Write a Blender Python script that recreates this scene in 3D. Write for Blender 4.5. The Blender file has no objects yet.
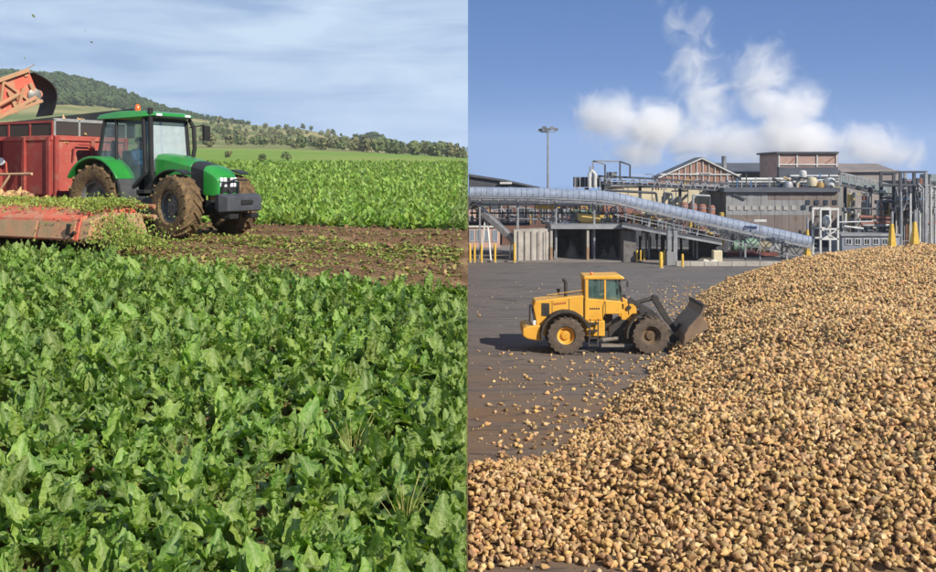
import bpy, bmesh, math, random
import numpy as np
from mathutils import Vector, Matrix, Euler

# ------------------------------------------------------------------ camera, sky, sun, exposure
scene = bpy.context.scene
col = scene.collection
R = math.radians
CAMZ, FPX, CX, HY = 8.2, 1000.0, 468.0, 175.0      # eye height over the yard, focal length / principal column / horizon row in photo pixels
FIELD_Z = 6.69                                     # the beet field lies on a terrace above the yard
cam = bpy.data.cameras.new('camera')
cam.sensor_width = 36.0
cam.lens = 36.0 * FPX / 936.0
cam.shift_y = -(286.0 - HY) / 936.0
cam.clip_start, cam.clip_end = 0.1, 20000
cam_o = bpy.data.objects.new('camera', cam)
cam_o.location = (0, 0, CAMZ)
cam_o.rotation_euler = (R(90), 0, 0)
col.objects.link(cam_o)
scene.camera = cam_o
scene.render.engine = 'CYCLES'
scene.cycles.use_denoising = True
scene.cycles.max_bounces = 6
scene.cycles.transparent_max_bounces = 8
scene.cycles.volume_step_rate = 1.0
scene.cycles.volume_max_steps = 128
scene.cycles.volume_bounces = 12
scene.view_settings.view_transform = 'Standard'
scene.view_settings.look = 'None'
scene.view_settings.exposure = 0.30
scene.view_settings.gamma = 1.0
scene.view_settings.use_curve_mapping = False

SUN_AZ, SUN_EL = R(44), R(33)                      # to the right of straight-behind-the-camera, above the horizon
sd = Vector((math.sin(SUN_AZ) * math.cos(SUN_EL), -math.cos(SUN_AZ) * math.cos(SUN_EL), math.sin(SUN_EL)))
sun = bpy.data.lights.new('sun', 'SUN')
sun.energy, sun.angle, sun.color = 5.0, R(0.53), (1.0, 0.93, 0.82)
sun_o = bpy.data.objects.new('sun', sun)
sun_o.rotation_euler = (-sd).to_track_quat('-Z', 'Y').to_euler()
sun_o.location = (30, -40, 60)
col.objects.link(sun_o)

world = bpy.data.worlds.new('World')
scene.world = world
world.use_nodes = True
wn, wl = world.node_tree.nodes, world.node_tree.links
wn.clear()
wout = wn.new('ShaderNodeOutputWorld')
wbg = wn.new('ShaderNodeBackground')
wbg.inputs[1].default_value = 0.082
sky = wn.new('ShaderNodeTexSky')
sky.sky_type = 'NISHITA'
sky.sun_disc = False
sky.sun_elevation = SUN_EL
sky.sun_rotation = math.pi - SUN_AZ
sky.altitude = 5000
sky.air_density, sky.dust_density, sky.ozone_density = 1.0, 0.0, 4.0
tc = wn.new('ShaderNodeTexCoord')
sep = wn.new('ShaderNodeSeparateXYZ')
wl.new(tc.outputs['Generated'], sep.inputs[0])
zc = wn.new('ShaderNodeMath'); zc.operation = 'MAXIMUM'; zc.inputs[1].default_value = 0.004
cb = wn.new('ShaderNodeCombineXYZ')
wl.new(sep.outputs['X'], cb.inputs[0]); wl.new(sep.outputs['Y'], cb.inputs[1]); wl.new(sep.outputs['Z'], zc.inputs[0]); wl.new(zc.outputs[0], cb.inputs[2]); wl.new(cb.outputs[0], sky.inputs[0])
tint = wn.new('ShaderNodeMixRGB'); tint.blend_type = 'MULTIPLY'; tint.inputs[0].default_value = 1.0
tint.inputs[2].default_value = (.72, 1.40, 2.72, 1)
sg = wn.new('ShaderNodeGamma'); sg.inputs[1].default_value = 0.36
wl.new(sky.outputs[0], sg.inputs[0]); wl.new(sg.outputs[0], tint.inputs[1])
mp = wn.new('ShaderNodeMapping'); mp.inputs['Scale'].default_value = (2.6, 2.6, 17.0)
mp.inputs['Rotation'].default_value = (0, R(4), 0)
wl.new(tc.outputs['Generated'], mp.inputs[0])
cn = wn.new('ShaderNodeTexNoise'); cn.inputs['Scale'].default_value = 1.7; cn.inputs['Detail'].default_value = 6; cn.inputs['Roughness'].default_value = 0.56
cn.inputs['Distortion'].default_value = 0.5
wl.new(mp.outputs[0], cn.inputs['Vector'])
cr = wn.new('ShaderNodeMapRange'); cr.inputs['From Min'].default_value = 0.36; cr.inputs['From Max'].default_value = 0.68
cr.inputs['To Min'].default_value = 0.45; cr.inputs['To Max'].default_value = 1.0
wl.new(cn.outputs['Fac'], cr.inputs['Value'])
lt = wn.new('ShaderNodeMath'); lt.operation = 'LESS_THAN'; lt.inputs[1].default_value = 0.0
wl.new(sep.outputs['X'], lt.inputs[0])
mm = wn.new('ShaderNodeMath'); mm.operation = 'MULTIPLY'
wl.new(cr.outputs[0], mm.inputs[0]); wl.new(lt.outputs[0], mm.inputs[1])
cm = wn.new('ShaderNodeMixRGB'); cm.inputs[2].default_value = (6.0, 7.5, 9.3, 1)   # thin cloud veil over the field side
wl.new(mm.outputs[0], cm.inputs[0]); wl.new(tint.outputs[0], cm.inputs[1])
wl.new(cm.outputs[0], wbg.inputs[0]); wl.new(wbg.outputs[0], wout.inputs[0])

# ------------------------------------------------------------------ helpers
rng = np.random.default_rng(7)
random.seed(7)

def P(px, py, Y):
    return Vector(((px - CX) / FPX * Y, Y, CAMZ + (HY - py) / FPX * Y))
def fx(px, Y): return (px - CX) / FPX * Y
def fz(py, Y): return CAMZ + (HY - py) / FPX * Y

def c(r, g, b):
    def l(v):
        v /= 255.0
        return v / 12.92 if v <= 0.04045 else ((v + 0.055) / 1.055) ** 2.4
    return (l(r), l(g), l(b), 1.0)

MATS = {}
def mat(name, c1, c2=None, scale=3.0, rough=0.7, metal=0.0, bump=0.0, bscale=None, stretch=(1, 1, 1), coat=0.0, rnd=0.0, trans=0.0, dirt=None, spec=0.5, detail=5):
    if name in MATS: return MATS[name]
    m = bpy.data.materials.new(name); m.use_nodes = True
    n, l = m.node_tree.nodes, m.node_tree.links
    b = n['Principled BSDF']
    b.inputs['Roughness'].default_value = rough
    b.inputs['Metallic'].default_value = metal
    b.inputs['Specular IOR Level'].default_value = spec
    if coat: b.inputs['Coat Weight'].default_value = coat; b.inputs['Coat Roughness'].default_value = 0.25
    if c2 is None: c2 = tuple(v * 0.75 for v in c1[:3]) + (1,)
    t = n.new('ShaderNodeTexCoord'); mpn = n.new('ShaderNodeMapping'); mpn.inputs['Scale'].default_value = stretch
    l.new(t.outputs['Object'], mpn.inputs[0])
    nz = n.new('ShaderNodeTexNoise'); nz.inputs['Scale'].default_value = scale; nz.inputs['Detail'].default_value = detail; nz.inputs['Roughness'].default_value = 0.62
    l.new(mpn.outputs[0], nz.inputs['Vector'])
    rp = n.new('ShaderNodeMapRange'); rp.inputs['From Min'].default_value = 0.33; rp.inputs['From Max'].default_value = 0.68
    l.new(nz.outputs['Fac'], rp.inputs['Value'])
    mx = n.new('ShaderNodeMixRGB'); mx.inputs[1].default_value = c1; mx.inputs[2].default_value = c2
    l.new(rp.outputs[0], mx.inputs[0])
    out = mx.outputs[0]
    if dirt:
        nd = n.new('ShaderNodeTexNoise'); nd.inputs['Scale'].default_value = scale * 3.3; nd.inputs['Detail'].default_value = 8; nd.inputs['Roughness'].default_value = 0.7
        l.new(t.outputs['Object'], nd.inputs['Vector'])
        rd = n.new('ShaderNodeMapRange'); rd.inputs['From Min'].default_value = dirt[1]; rd.inputs['From Max'].default_value = dirt[1] + 0.14
        rd.inputs['To Max'].default_value = dirt[2] if len(dirt) > 2 else 0.85
        l.new(nd.outputs['Fac'], rd.inputs['Value'])
        md = n.new('ShaderNodeMixRGB'); md.inputs[2].default_value = dirt[0]
        l.new(rd.outputs[0], md.inputs[0]); l.new(out, md.inputs[1]); out = md.outputs[0]
    if rnd:
        oi = n.new('ShaderNodeObjectInfo'); hs = n.new('ShaderNodeHueSaturation')
        mr = n.new('ShaderNodeMapRange'); mr.inputs['To Min'].default_value = 1 - rnd; mr.inputs['To Max'].default_value = 1 + rnd
        l.new(oi.outputs['Random'], mr.inputs['Value']); l.new(mr.outputs[0], hs.inputs['Value'])
        mh = n.new('ShaderNodeMapRange'); mh.inputs['To Min'].default_value = 0.5 - rnd * 0.05; mh.inputs['To Max'].default_value = 0.5 + rnd * 0.05
        sc = n.new('ShaderNodeMath'); sc.operation = 'FRACT'; ml = n.new('ShaderNodeMath'); ml.operation = 'MULTIPLY'; ml.inputs[1].default_value = 17.3
        l.new(oi.outputs['Random'], ml.inputs[0]); l.new(ml.outputs[0], sc.inputs[0]); l.new(sc.outputs[0], mh.inputs['Value']); l.new(mh.outputs[0], hs.inputs['Hue'])
        l.new(out, hs.inputs['Color']); out = hs.outputs[0]
    l.new(out, b.inputs['Base Color'])
    if trans:
        tr = n.new('ShaderNodeBsdfTranslucent'); ms = n.new('ShaderNodeMixShader'); ms.inputs[0].default_value = trans
        g = n.new('ShaderNodeMixRGB'); g.blend_type = 'MULTIPLY'; g.inputs[0].default_value = 1.0; g.inputs[2].default_value = (1.5, 1.6, 0.5, 1)
        l.new(out, g.inputs[1]); l.new(g.outputs[0], tr.inputs[0])
        l.new(b.outputs[0], ms.inputs[1]); l.new(tr.outputs[0], ms.inputs[2])
        l.new(ms.outputs[0], n['Material Output'].inputs[0])
    if bump:
        nb = n.new('ShaderNodeTexNoise'); nb.inputs['Scale'].default_value = bscale or scale * 4; nb.inputs['Detail'].default_value = 6
        l.new(mpn.outputs[0], nb.inputs['Vector'])
        bm_ = n.new('ShaderNodeBump'); bm_.inputs['Strength'].default_value = bump; bm_.inputs['Distance'].default_value = 0.05
        l.new(nb.outputs['Fac'], bm_.inputs['Height']); l.new(bm_.outputs[0], b.inputs['Normal'])
    MATS[name] = m
    return m

def glass(name, tintc, alpha=0.45, rough=0.05):
    if name in MATS: return MATS[name]
    m = bpy.data.materials.new(name); m.use_nodes = True
    n, l = m.node_tree.nodes, m.node_tree.links
    b = n['Principled BSDF']; b.inputs['Base Color'].default_value = tintc; b.inputs['Roughness'].default_value = rough
    b.inputs['Specular IOR Level'].default_value = 0.9
    nz = n.new('ShaderNodeTexNoise'); nz.inputs['Scale'].default_value = 5; nz.inputs['Detail'].default_value = 6
    t = n.new('ShaderNodeTexCoord'); l.new(t.outputs['Object'], nz.inputs['Vector'])
    mr = n.new('ShaderNodeMapRange'); mr.inputs['To Min'].default_value = alpha - 0.15; mr.inputs['To Max'].default_value = alpha + 0.2
    l.new(nz.outputs['Fac'], mr.inputs['Value'])
    tb = n.new('ShaderNodeBsdfTransparent'); tb.inputs[0].default_value = (0.8, 0.9, 0.88, 1)
    ms = n.new('ShaderNodeMixShader')
    l.new(mr.outputs[0], ms.inputs[0]); l.new(tb.outputs[0], ms.inputs[1]); l.new(b.outputs[0], ms.inputs[2]); l.new(ms.outputs[0], n['Material Output'].inputs[0])
    MATS[name] = m
    return m

def frame_of(d):
    d = d.normalized()
    up = Vector((0, 0, 1)) if abs(d.z) < 0.95 else Vector((1, 0, 0))
    s = d.cross(up).normalized()
    return d, s, s.cross(d).normalized()

class MB:
    def __init__(s): s.v, s.f = [], []
    def poly(s, vs, fs):
        o = len(s.v); s.v += [tuple(p) for p in vs]; s.f += [tuple(i + o for i in f) for f in fs]; return s
    def box(s, x0, x1, y0, y1, z0, z1):
        vs = [(x, y, z) for z in (z0, z1) for y in (y0, y1) for x in (x0, x1)]
        return s.poly(vs, [(0, 2, 3, 1), (4, 5, 7, 6), (0, 1, 5, 4), (2, 6, 7, 3), (0, 4, 6, 2), (1, 3, 7, 5)])
    def bar(s, p, q, w, h=None):
        p, q = Vector(p), Vector(q); h = h or w
        d, a, b = frame_of(q - p); a = a * w / 2; b = b * h / 2
        vs = [p - a - b, p + a - b, p + a + b, p - a + b, q - a - b, q + a - b, q + a + b, q - a + b]
        return s.poly(vs, [(3, 2, 1, 0), (4, 5, 6, 7), (0, 1, 5, 4), (1, 2, 6, 5), (2, 3, 7, 6), (3, 0, 4, 7)])
    def tube(s, pts, r, n=8, r2=None):
        pts = [Vector(p) for p in pts]; m = len(pts); o = len(s.v); pv = None
        for i, p in enumerate(pts):
            d = (pts[min(i + 1, m - 1)] - pts[max(i - 1, 0)])
            d, a, b = frame_of(d)
            if pv is not None:
                a = (pv - d * pv.dot(d)).normalized(); b = a.cross(d)
            pv = a
            rr = r if r2 is None else r + (r2 - r) * i / (m - 1)
            for k in range(n):
                t = 2 * math.pi * k / n
                s.v.append(tuple(p + (a * math.cos(t) + b * math.sin(t)) * rr))
        for i in range(m - 1):
            for k in range(n):
                k2 = (k + 1) % n
                s.f.append((o + i * n + k, o + i * n + k2, o + (i + 1) * n + k2, o + (i + 1) * n + k))
        s.f.append(tuple(o + k for k in range(n))[::-1]); s.f.append(tuple(o + (m - 1) * n + k for k in range(n)))
        return s
    def lathe(s, prof, org, ax, n=16, caps=True):
        org = Vector(org); d, a, b = frame_of(Vector(ax)); o = len(s.v); m = len(prof)
        for r, h in prof:
            for k in range(n):
                t = 2 * math.pi * k / n
                s.v.append(tuple(org + d * h + (a * math.cos(t) + b * math.sin(t)) * r))
        for i in range(m - 1):
            for k in range(n):
                k2 = (k + 1) % n
                s.f.append((o + i * n + k, o + i * n + k2, o + (i + 1) * n + k2, o + (i + 1) * n + k))
        if caps:
            s.f.append(tuple(o + k for k in range(n))[::-1]); s.f.append(tuple(o + (m - 1) * n + k for k in range(n)))
        return s
    def prism(s, pts, y0, y1, axis='y'):
        n = len(pts)
        def mk(a, b, t):
            return (a, t, b) if axis == 'y' else (t, a, b) if axis == 'x' else (a, b, t)
        vs = [mk(a, b, y0) for a, b in pts] + [mk(a, b, y1) for a, b in pts]
        fs = [tuple(range(n)), tuple(range(2 * n - 1, n - 1, -1))]
        fs += [(i, i + n, (i + 1) % n + n, (i + 1) % n) for i in range(n)]
        return s.poly(vs, fs)
    def loft(s, secs):
        n = len(secs[0]); o = len(s.v)
        for sec in secs: s.v += [tuple(p) for p in sec]
        for i in range(len(secs) - 1):
            for k in range(n):
                k2 = (k + 1) % n
                s.f.append((o + i * n + k, o + i * n + k2, o + (i + 1) * n + k2, o + (i + 1) * n + k))
        s.f.append(tuple(o + k for k in range(n))[::-1]); s.f.append(tuple(o + (len(secs) - 1) * n + k for k in range(n)))
        return s
    def mesh(s, name, m=None, smooth=False):
        me = bpy.data.meshes.new(name); me.from_pydata(s.v, [], s.f)
        bm = bmesh.new(); bm.from_mesh(me); bmesh.ops.recalc_face_normals(bm, faces=bm.faces); bm.to_mesh(me); bm.free()
        if m: me.materials.append(m)
        if smooth:
            me.polygons.foreach_set('use_smooth', [True] * len(me.polygons))
            me.set_sharp_from_angle(angle=R(40))
        return me
    def build(s, name, m, parent=None, smooth=False, bevel=0.0, loc=None):
        o = bpy.data.objects.new(name, s.mesh(name, m, smooth)); col.objects.link(o)
        if parent: o.parent = parent
        if loc: o.location = loc
        if bevel:
            b = o.modifiers.new('bevel', 'BEVEL'); b.width = bevel; b.segments = 2; b.limit_method = 'ANGLE'; b.angle_limit = R(40)
        return o

def tag(o, label=None, cat=None, group=None, kind=None):
    if label: o['label'] = label
    if cat: o['category'] = cat
    if group: o['group'] = group
    if kind: o['kind'] = kind
    return o
def thing(name, label, cat, loc=(0, 0, 0), rz=0, group=None):
    o = bpy.data.objects.new(name, None); col.objects.link(o); o.empty_display_size = 0.2
    o.location = loc; o.rotation_euler = (0, 0, rz)
    return tag(o, label, cat, group)
def link_mesh(name, me, parent=None, loc=(0, 0, 0), rot=(0, 0, 0), scl=(1, 1, 1)):
    o = bpy.data.objects.new(name, me); col.objects.link(o)
    o.parent = parent; o.location = loc; o.rotation_euler = rot; o.scale = scl
    return o

_noise_cache = {}
def vnoise(x, y, freq, seed=0):
    """smooth value noise on arrays"""
    x = np.asarray(x) * freq + 1000.0; y = np.asarray(y) * freq + 1000.0
    if seed not in _noise_cache: _noise_cache[seed] = np.random.default_rng(seed + 99).random((256, 256))
    t = _noise_cache[seed]
    xi, yi = np.floor(x).astype(int), np.floor(y).astype(int); u, v = x - xi, y - yi
    u = u * u * (3 - 2 * u); v = v * v * (3 - 2 * v)
    g = lambda a, b: t[a % 256, b % 256]
    return (g(xi, yi) * (1 - u) + g(xi + 1, yi) * u) * (1 - v) + (g(xi, yi + 1) * (1 - u) + g(xi + 1, yi + 1) * u) * v
def sstep(a, b, x):
    t = np.clip((np.asarray(x, float) - a) / (b - a), 0, 1); return t * t * (3 - 2 * t)

def scatter(name, pts, rots, scls, idx, meshes, m=None):
    """one object whose points carry instances of a few small meshes (stuff)"""
    me = bpy.data.meshes.new(name); n = len(pts)
    me.vertices.add(n); me.vertices.foreach_set('co', np.asarray(pts, 'f').ravel())
    a = me.attributes.new('rot', 'FLOAT_VECTOR', 'POINT'); a.data.foreach_set('vector', np.asarray(rots, 'f').ravel())
    a = me.attributes.new('scl', 'FLOAT', 'POINT'); a.data.foreach_set('value', np.asarray(scls, 'f').ravel())
    a = me.attributes.new('idx', 'INT', 'POINT'); a.data.foreach_set('value', np.asarray(idx, 'i').ravel())
    o = bpy.data.objects.new(name, me); col.objects.link(o); o['kind'] = 'stuff'
    ng = bpy.data.node_groups.new(name, 'GeometryNodeTree')
    ng.interface.new_socket('Geometry', in_out='INPUT', socket_type='NodeSocketGeometry')
    ng.interface.new_socket('Geometry', in_out='OUTPUT', socket_type='NodeSocketGeometry')
    N, L = ng.nodes, ng.links
    gi, go = N.new('NodeGroupInput'), N.new('NodeGroupOutput')
    ip = N.new('GeometryNodeInstanceOnPoints'); ip.inputs['Pick Instance'].default_value = True
    gti = N.new('GeometryNodeGeometryToInstance')
    for ms in reversed(meshes):
        src = bpy.data.objects.new(name + '_piece', ms)
        oi = N.new('GeometryNodeObjectInfo'); oi.inputs['Object'].default_value = src; oi.inputs['As Instance'].default_value = False
        L.new(oi.outputs['Geometry'], gti.inputs[0])
    def attr(nm, t):
        q = N.new('GeometryNodeInputNamedAttribute'); q.data_type = t; q.inputs['Name'].default_value = nm; return q.outputs['Attribute']
    L.new(gi.outputs[0], ip.inputs['Points']); L.new(gti.outputs[0], ip.inputs['Instance'])
    L.new(attr('idx', 'INT'), ip.inputs['Instance Index']); L.new(attr('rot', 'FLOAT_VECTOR'), ip.inputs['Rotation']); L.new(attr('scl', 'FLOAT'), ip.inputs['Scale'])
    L.new(ip.outputs[0], go.inputs[0])
    md = o.modifiers.new('scatter', 'NODES'); md.node_group = ng
    return o
# ------------------------------------------------------------------ field terrace, meadow and hill (left)
S30, C30 = 0.5, math.cos(R(30))
def uv_of(x, y): return C30 * x - S30 * y, S30 * x + C30 * y          # along the rows / across the rows (away)
def xy_of(u, v): return C30 * u + S30 * v, -S30 * u + C30 * v
V0, V1 = 13.0, 22.8                                                     # harvested strip
RIDGE_PX = np.array([-700, -300, 0, 60, 100, 140, 200, 240, 300, 340, 390, 430, 468])
RIDGE_PY = np.array([60, 70, 79, 82, 91, 104, 118, 123, 129, 137, 145, 149.5, 153])
MEAD_PX = np.array([-700, 0, 280, 380, 468]); MEAD_PY = np.array([140, 146, 149, 153, 158])
def field_z(x, y):
    x, y = np.asarray(x, float), np.asarray(y, float)
    px = CX + FPX * x / np.maximum(y, 5)
    z = -1.51 + 2.68 * np.clip((y - 34) / 96, 0, 1) ** 1.3 - 0.055 * np.clip(24 - np.maximum(y, 0), 0, None)
    rid = (HY - np.interp(px, RIDGE_PX, RIDGE_PY)) / FPX * 800
    mead = (HY - np.interp(px, MEAD_PX, MEAD_PY)) / FPX * 300
    t1 = np.clip((y - 130) / 170, 0, 1); z1 = 1.17 + (mead - 1.17) * t1
    t2 = np.clip((y - 300) / 500, 0, 1); z2 = mead + (rid - mead) * (t2 * 0.55 + 0.45 * t2 * t2)
    z = np.where(y > 300, z2, np.where(y > 130, z1, z))
    z = z - np.clip((y - 800) / 250, 0, None) ** 1.5 * 22
    z = z + (vnoise(x, y, 1 / 60, 3) - 0.5) * 3.0 * sstep(280, 420, y) * (1 - 0.5 * sstep(700, 800, y))
    return z + CAMZ
def soil_relief(x, y):
    u, v = uv_of(x, y)
    band = sstep(V0 - 0.3, V0 + 0.5, v) * (1 - sstep(V1 - 0.3, V1 + 0.3, v))
    rel = 0.05 * np.sin(v * 13.1) + 0.05 * (vnoise(u * 0.6, v * 3, 1.2, 5) - 0.5) + 0.11 * (vnoise(x, y, 3.1, 6) - 0.5)
    for vc in (13.4, 17.1, 19.0, 21.0): rel = rel - 0.09 * np.exp(-((v - vc) / 0.28) ** 2)
    return band * rel
ys = np.concatenate([np.arange(-14, 8, 1.0), np.arange(8, 36, 0.15), 36 * (1050 / 36) ** np.linspace(0, 1, 150)])
ss = np.linspace(0, 1, 190) ** 1.25
W = np.maximum(30, 0.95 * ys)
GX = -(ss[None, :] * W[:, None]); GY = np.repeat(ys[:, None], len(ss), 1)
GZ = field_z(GX, GY) + soil_relief(GX, GY) + 0.03 * (vnoise(GX, GY, 0.7, 4) - 0.5) * (GY < 60)
nr, nc = GX.shape
verts = np.stack([GX, GY, GZ], -1).reshape(-1, 3)
idx = np.arange(nr * nc).reshape(nr, nc)
faces = np.stack([idx[:-1, :-1], idx[1:, :-1], idx[1:, 1:], idx[:-1, 1:]], -1).reshape(-1, 4)
me = bpy.data.meshes.new('field'); me.from_pydata(verts.tolist(), [], faces.tolist()); me.flip_normals()
me.polygons.foreach_set('use_smooth', [True] * len(me.polygons))
# ground colours: soil, harvested strip with leaf litter, meadow, dry hillside
U_, V_ = uv_of(GX, GY)
def lerp(a, b, t): return a * (1 - t[..., None]) + np.array(b[:3]) * t[..., None]
soil = np.array(c(118, 92, 66)[:3]); C_ = np.zeros(GX.shape + (3,)) + soil
C_ = lerp(C_, c(150, 122, 90), sstep(0.45, 0.7, vnoise(U_ * 0.35, V_ * 2.2, 1.1, 8)) * 0.8)
mead_t = sstep(126, 134, GY)
C_ = lerp(C_, c(122, 150, 62), mead_t)
C_ = lerp(C_, c(146, 158, 80), mead_t * sstep(0.45, 0.75, vnoise(GX * 0.4, GY, 1 / 22, 9)) * 0.8)
pxg = CX + FPX * GX / np.maximum(GY, 5)
hill_t = sstep(285, 315, GY)
C_ = lerp(C_, c(128, 132, 80), hill_t)
C_ = lerp(C_, c(166, 154, 104), hill_t * sstep(0.48, 0.62, vnoise(GX, GY * 0.6, 1 / 26, 10)) * 0.9)
C_ = lerp(C_, c(100, 116, 60), hill_t * sstep(0.5, 0.65, vnoise(GX, GY * 0.8, 1 / 40, 11)) * 0.8)
ca = me.color_attributes.new('ground', 'FLOAT_COLOR', 'POINT')
ca.data.foreach_set('color', np.concatenate([C_, np.ones(GX.shape + (1,))], -1).astype('f').ravel())
fm = bpy.data.materials.new('field_ground'); fm.use_nodes = True
n_, l_ = fm.node_tree.nodes, fm.node_tree.links
b_ = n_['Principled BSDF']; b_.inputs['Roughness'].default_value = 0.95; b_.inputs['Specular IOR Level'].default_value = 0.15
at = n_.new('ShaderNodeVertexColor'); at.layer_name = 'ground'
ge = n_.new('ShaderNodeNewGeometry'); nz = n_.new('ShaderNodeTexNoise'); nz.inputs['Scale'].default_value = 5.5; nz.inputs['Detail'].default_value = 9; nz.inputs['Roughness'].default_value = 0.75
l_.new(ge.outputs['Position'], nz.inputs['Vector'])
mr = n_.new('ShaderNodeMapRange'); mr.inputs['From Min'].default_value = 0.3; mr.inputs['From Max'].default_value = 0.7; mr.inputs['To Min'].default_value = 0.5; mr.inputs['To Max'].default_value = 1.35
l_.new(nz.outputs['Fac'], mr.inputs['Value'])
mu = n_.new('ShaderNodeVectorMath'); mu.operation = 'SCALE'
l_.new(at.outputs[0], mu.inputs[0]); l_.new(mr.outputs[0], mu.inputs['Scale']); l_.new(mu.outputs[0], b_.inputs['Base Color'])
bp = n_.new('ShaderNodeBump'); bp.inputs['Strength'].default_value = 0.8; bp.inputs['Distance'].default_value = 0.06
l_.new(nz.outputs['Fac'], bp.inputs['Height']); l_.new(bp.outputs[0], b_.inputs['Normal'])
me.materials.append(fm)
fo = bpy.data.objects.new('field', me); col.objects.link(fo); tag(fo, 'beet field, meadow and rising hillside on the left', kind='structure')
# the terrace edge: an earth bank down to the yard
ez = GZ[:, 0]
bank = MB()
bank.poly([(-0.004, y, z - 0.004) for y, z in zip(ys, ez)] + [(-0.004, y, -0.5) for y in ys], [(i, i + 1, i + 1 + nr, i + nr) for i in range(nr - 1)])
tag(bank.build('terrace_bank', mat('bank_soil', c(120, 98, 72), c(90, 74, 56), 1.2, 0.95, bump=0.6)), 'steep earth bank between field terrace and yard', kind='structure')
fh = MB()
rows = []
for k in range(41):
    x = -1300 + k * 32.5 - 0.1
    h = 8 + 70 * (0.5 + 0.5 * math.sin(k * 0.31 + 0.6)) * (0.4 + 0.6 * math.sin(k * 0.11) ** 2) if k < 33 else 62 + 12 * math.sin(k * 0.8)
    rows.append((x, h))
fh.poly([(x, 2300, -20) for x, h in rows] + [(x, 2420, CAMZ + h) for x, h in rows] + [(x, 3000, -20) for x, h in rows],
        [(i, i + 1, i + 42, i + 41) for i in range(40)] + [(i + 41, i + 42, i + 83, i + 82) for i in range(40)])
tag(fh.build('far_hill', mat('far_wood', c(78, 96, 70), c(56, 76, 58), 0.02, 0.95), smooth=True), 'low wooded far hill on the horizon', kind='structure')

# ------------------------------------------------------------------ beet plants
def leaf_mat(name, c1, c2, rnd):
    m = mat(name, c1, c2, 9, 0.42, rnd=rnd, trans=0.34, bump=0.7, bscale=30, spec=0.5)
    n, l = m.node_tree.nodes, m.node_tree.links
    b = n['Principled BSDF']; src = b.inputs['Base Color'].links[0].from_socket
    a = n.new('ShaderNodeAttribute'); a.attribute_name = 'rib'
    mx = n.new('ShaderNodeMixRGB'); mx.inputs[2].default_value = c(196, 208, 150)
    l.new(a.outputs['Fac'], mx.inputs[0]); l.new(src, mx.inputs[1]); l.new(mx.outputs[0], b.inputs['Base Color'])
    return m
M_LEAF = leaf_mat('beet_leaf', c(148, 172, 82), c(100, 136, 56), 0.34)
M_LEAF_FAR = mat('beet_leaf_far', c(140, 166, 72), c(108, 142, 56), 0.35, 0.5, rnd=0.34, trans=0.25)

def leaf_arrays(seed, L=0.40, Wd=0.075, a0=78, a1=10, rows=11, cols=5, petiole=0.34):
    r = np.random.default_rng(seed)
    ts = np.concatenate([[0, petiole * 0.5], np.linspace(petiole, 1, rows - 2)])
    ang = np.radians(a0 + (a1 - a0) * ts ** 1.6); ds = np.diff(ts, prepend=0) * L
    X = np.cumsum(np.cos(ang) * ds); Z = np.cumsum(np.sin(ang) * ds)
    tb = np.clip((ts - petiole) / (1 - petiole), 0, 1)
    w = np.where(ts < petiole, 0.008, 1.18 * Wd * (np.sin(np.pi * np.clip(tb, 0.03, 0.985) ** 0.62) ** 0.75) + 0.004)
    k = np.linspace(-1, 1, cols); ph = r.uniform(0, 6, 3)
    V, rib = [], []
    for i in range(rows):
        nx, nz = -math.sin(ang[i]), math.cos(ang[i])
        for j in range(cols):
            wav = 0.0 if ts[i] < petiole else 0.017 * abs(k[j]) ** 1.5 * math.sin(tb[i] * 21 + ph[0] + (1.7 if k[j] > 0 else 0)) + 0.006 * abs(k[j]) * r.normal()
            cup = 0.42 * w[i] * abs(k[j]) * (1 - 0.9 * tb[i])
            edge = w[i] * k[j] * (1 + (0.05 * r.normal() if abs(k[j]) == 1 and ts[i] > petiole else 0))
            V.append((X[i] + nx * (cup + wav), edge, Z[i] + nz * (cup + wav)))
            rib.append(1.0 if ts[i] < petiole - 0.01 else (0.42 if abs(k[j]) < 0.1 else 0.0))
    F = [(i * cols + j, i * cols + j + 1, (i + 1) * cols + j + 1, (i + 1) * cols + j) for i in range(rows - 1) for j in range(cols - 1)]
    return np.array(V), F, np.array(rib)
def np_mesh(name, V, F, m, rib=None, smooth=True):
    me = bpy.data.meshes.new(name); me.from_pydata(np.asarray(V).tolist(), [], [tuple(f) for f in F]); me.materials.append(m)
    if smooth: me.polygons.foreach_set('use_smooth', [True] * len(me.polygons))
    if rib is not None:
        a = me.attributes.new('rib', 'FLOAT', 'POINT'); a.data.foreach_set('value', np.asarray(rib, 'f'))
    return me
LEAF_SPEC = [(0.36, .050, 84, 45), (0.38, .056, 82, 15), (0.35, .058, 80, 5), (0.37, .046, 88, 66), (0.32, .060, 72, -40), (0.29, .046, 82, 40), (0.38, .050, 88, 40), (0.33, .064, 66, -20), (0.27, .040, 86, 66), (0.37, .062, 74, -30), (0.37, .044, 90, 70), (0.34, .058, 72, -60)]
LEAF_ARR = [leaf_arrays(50 + i, *s) for i, s in enumerate(LEAF_SPEC)]
LEAF_ME = [np_mesh('beet_leaf', V, F, M_LEAF, rb) for V, F, rb in LEAF_ARR]
LEAF_LOW = [leaf_arrays(80 + i, *s, rows=5, cols=3) for i, s in enumerate(LEAF_SPEC)]
def plant_leaves(r, n):
    """list of (leaf variant, yaw, tilt, scale)"""
    out = []; y0 = r.uniform(0, 6.28)
    for k in range(n):
        out.append((int(r.integers(0, len(LEAF_SPEC))), y0 + k * 2.4 + r.normal() * 0.3, r.normal() * 0.16, float(np.clip(r.normal(1.0, 0.16), 0.6, 1.4))))
    return out
def leaf_matrix(yaw, tilt, s): return np.array((Euler((tilt * 0.6, tilt, yaw)).to_matrix() * s))
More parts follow.
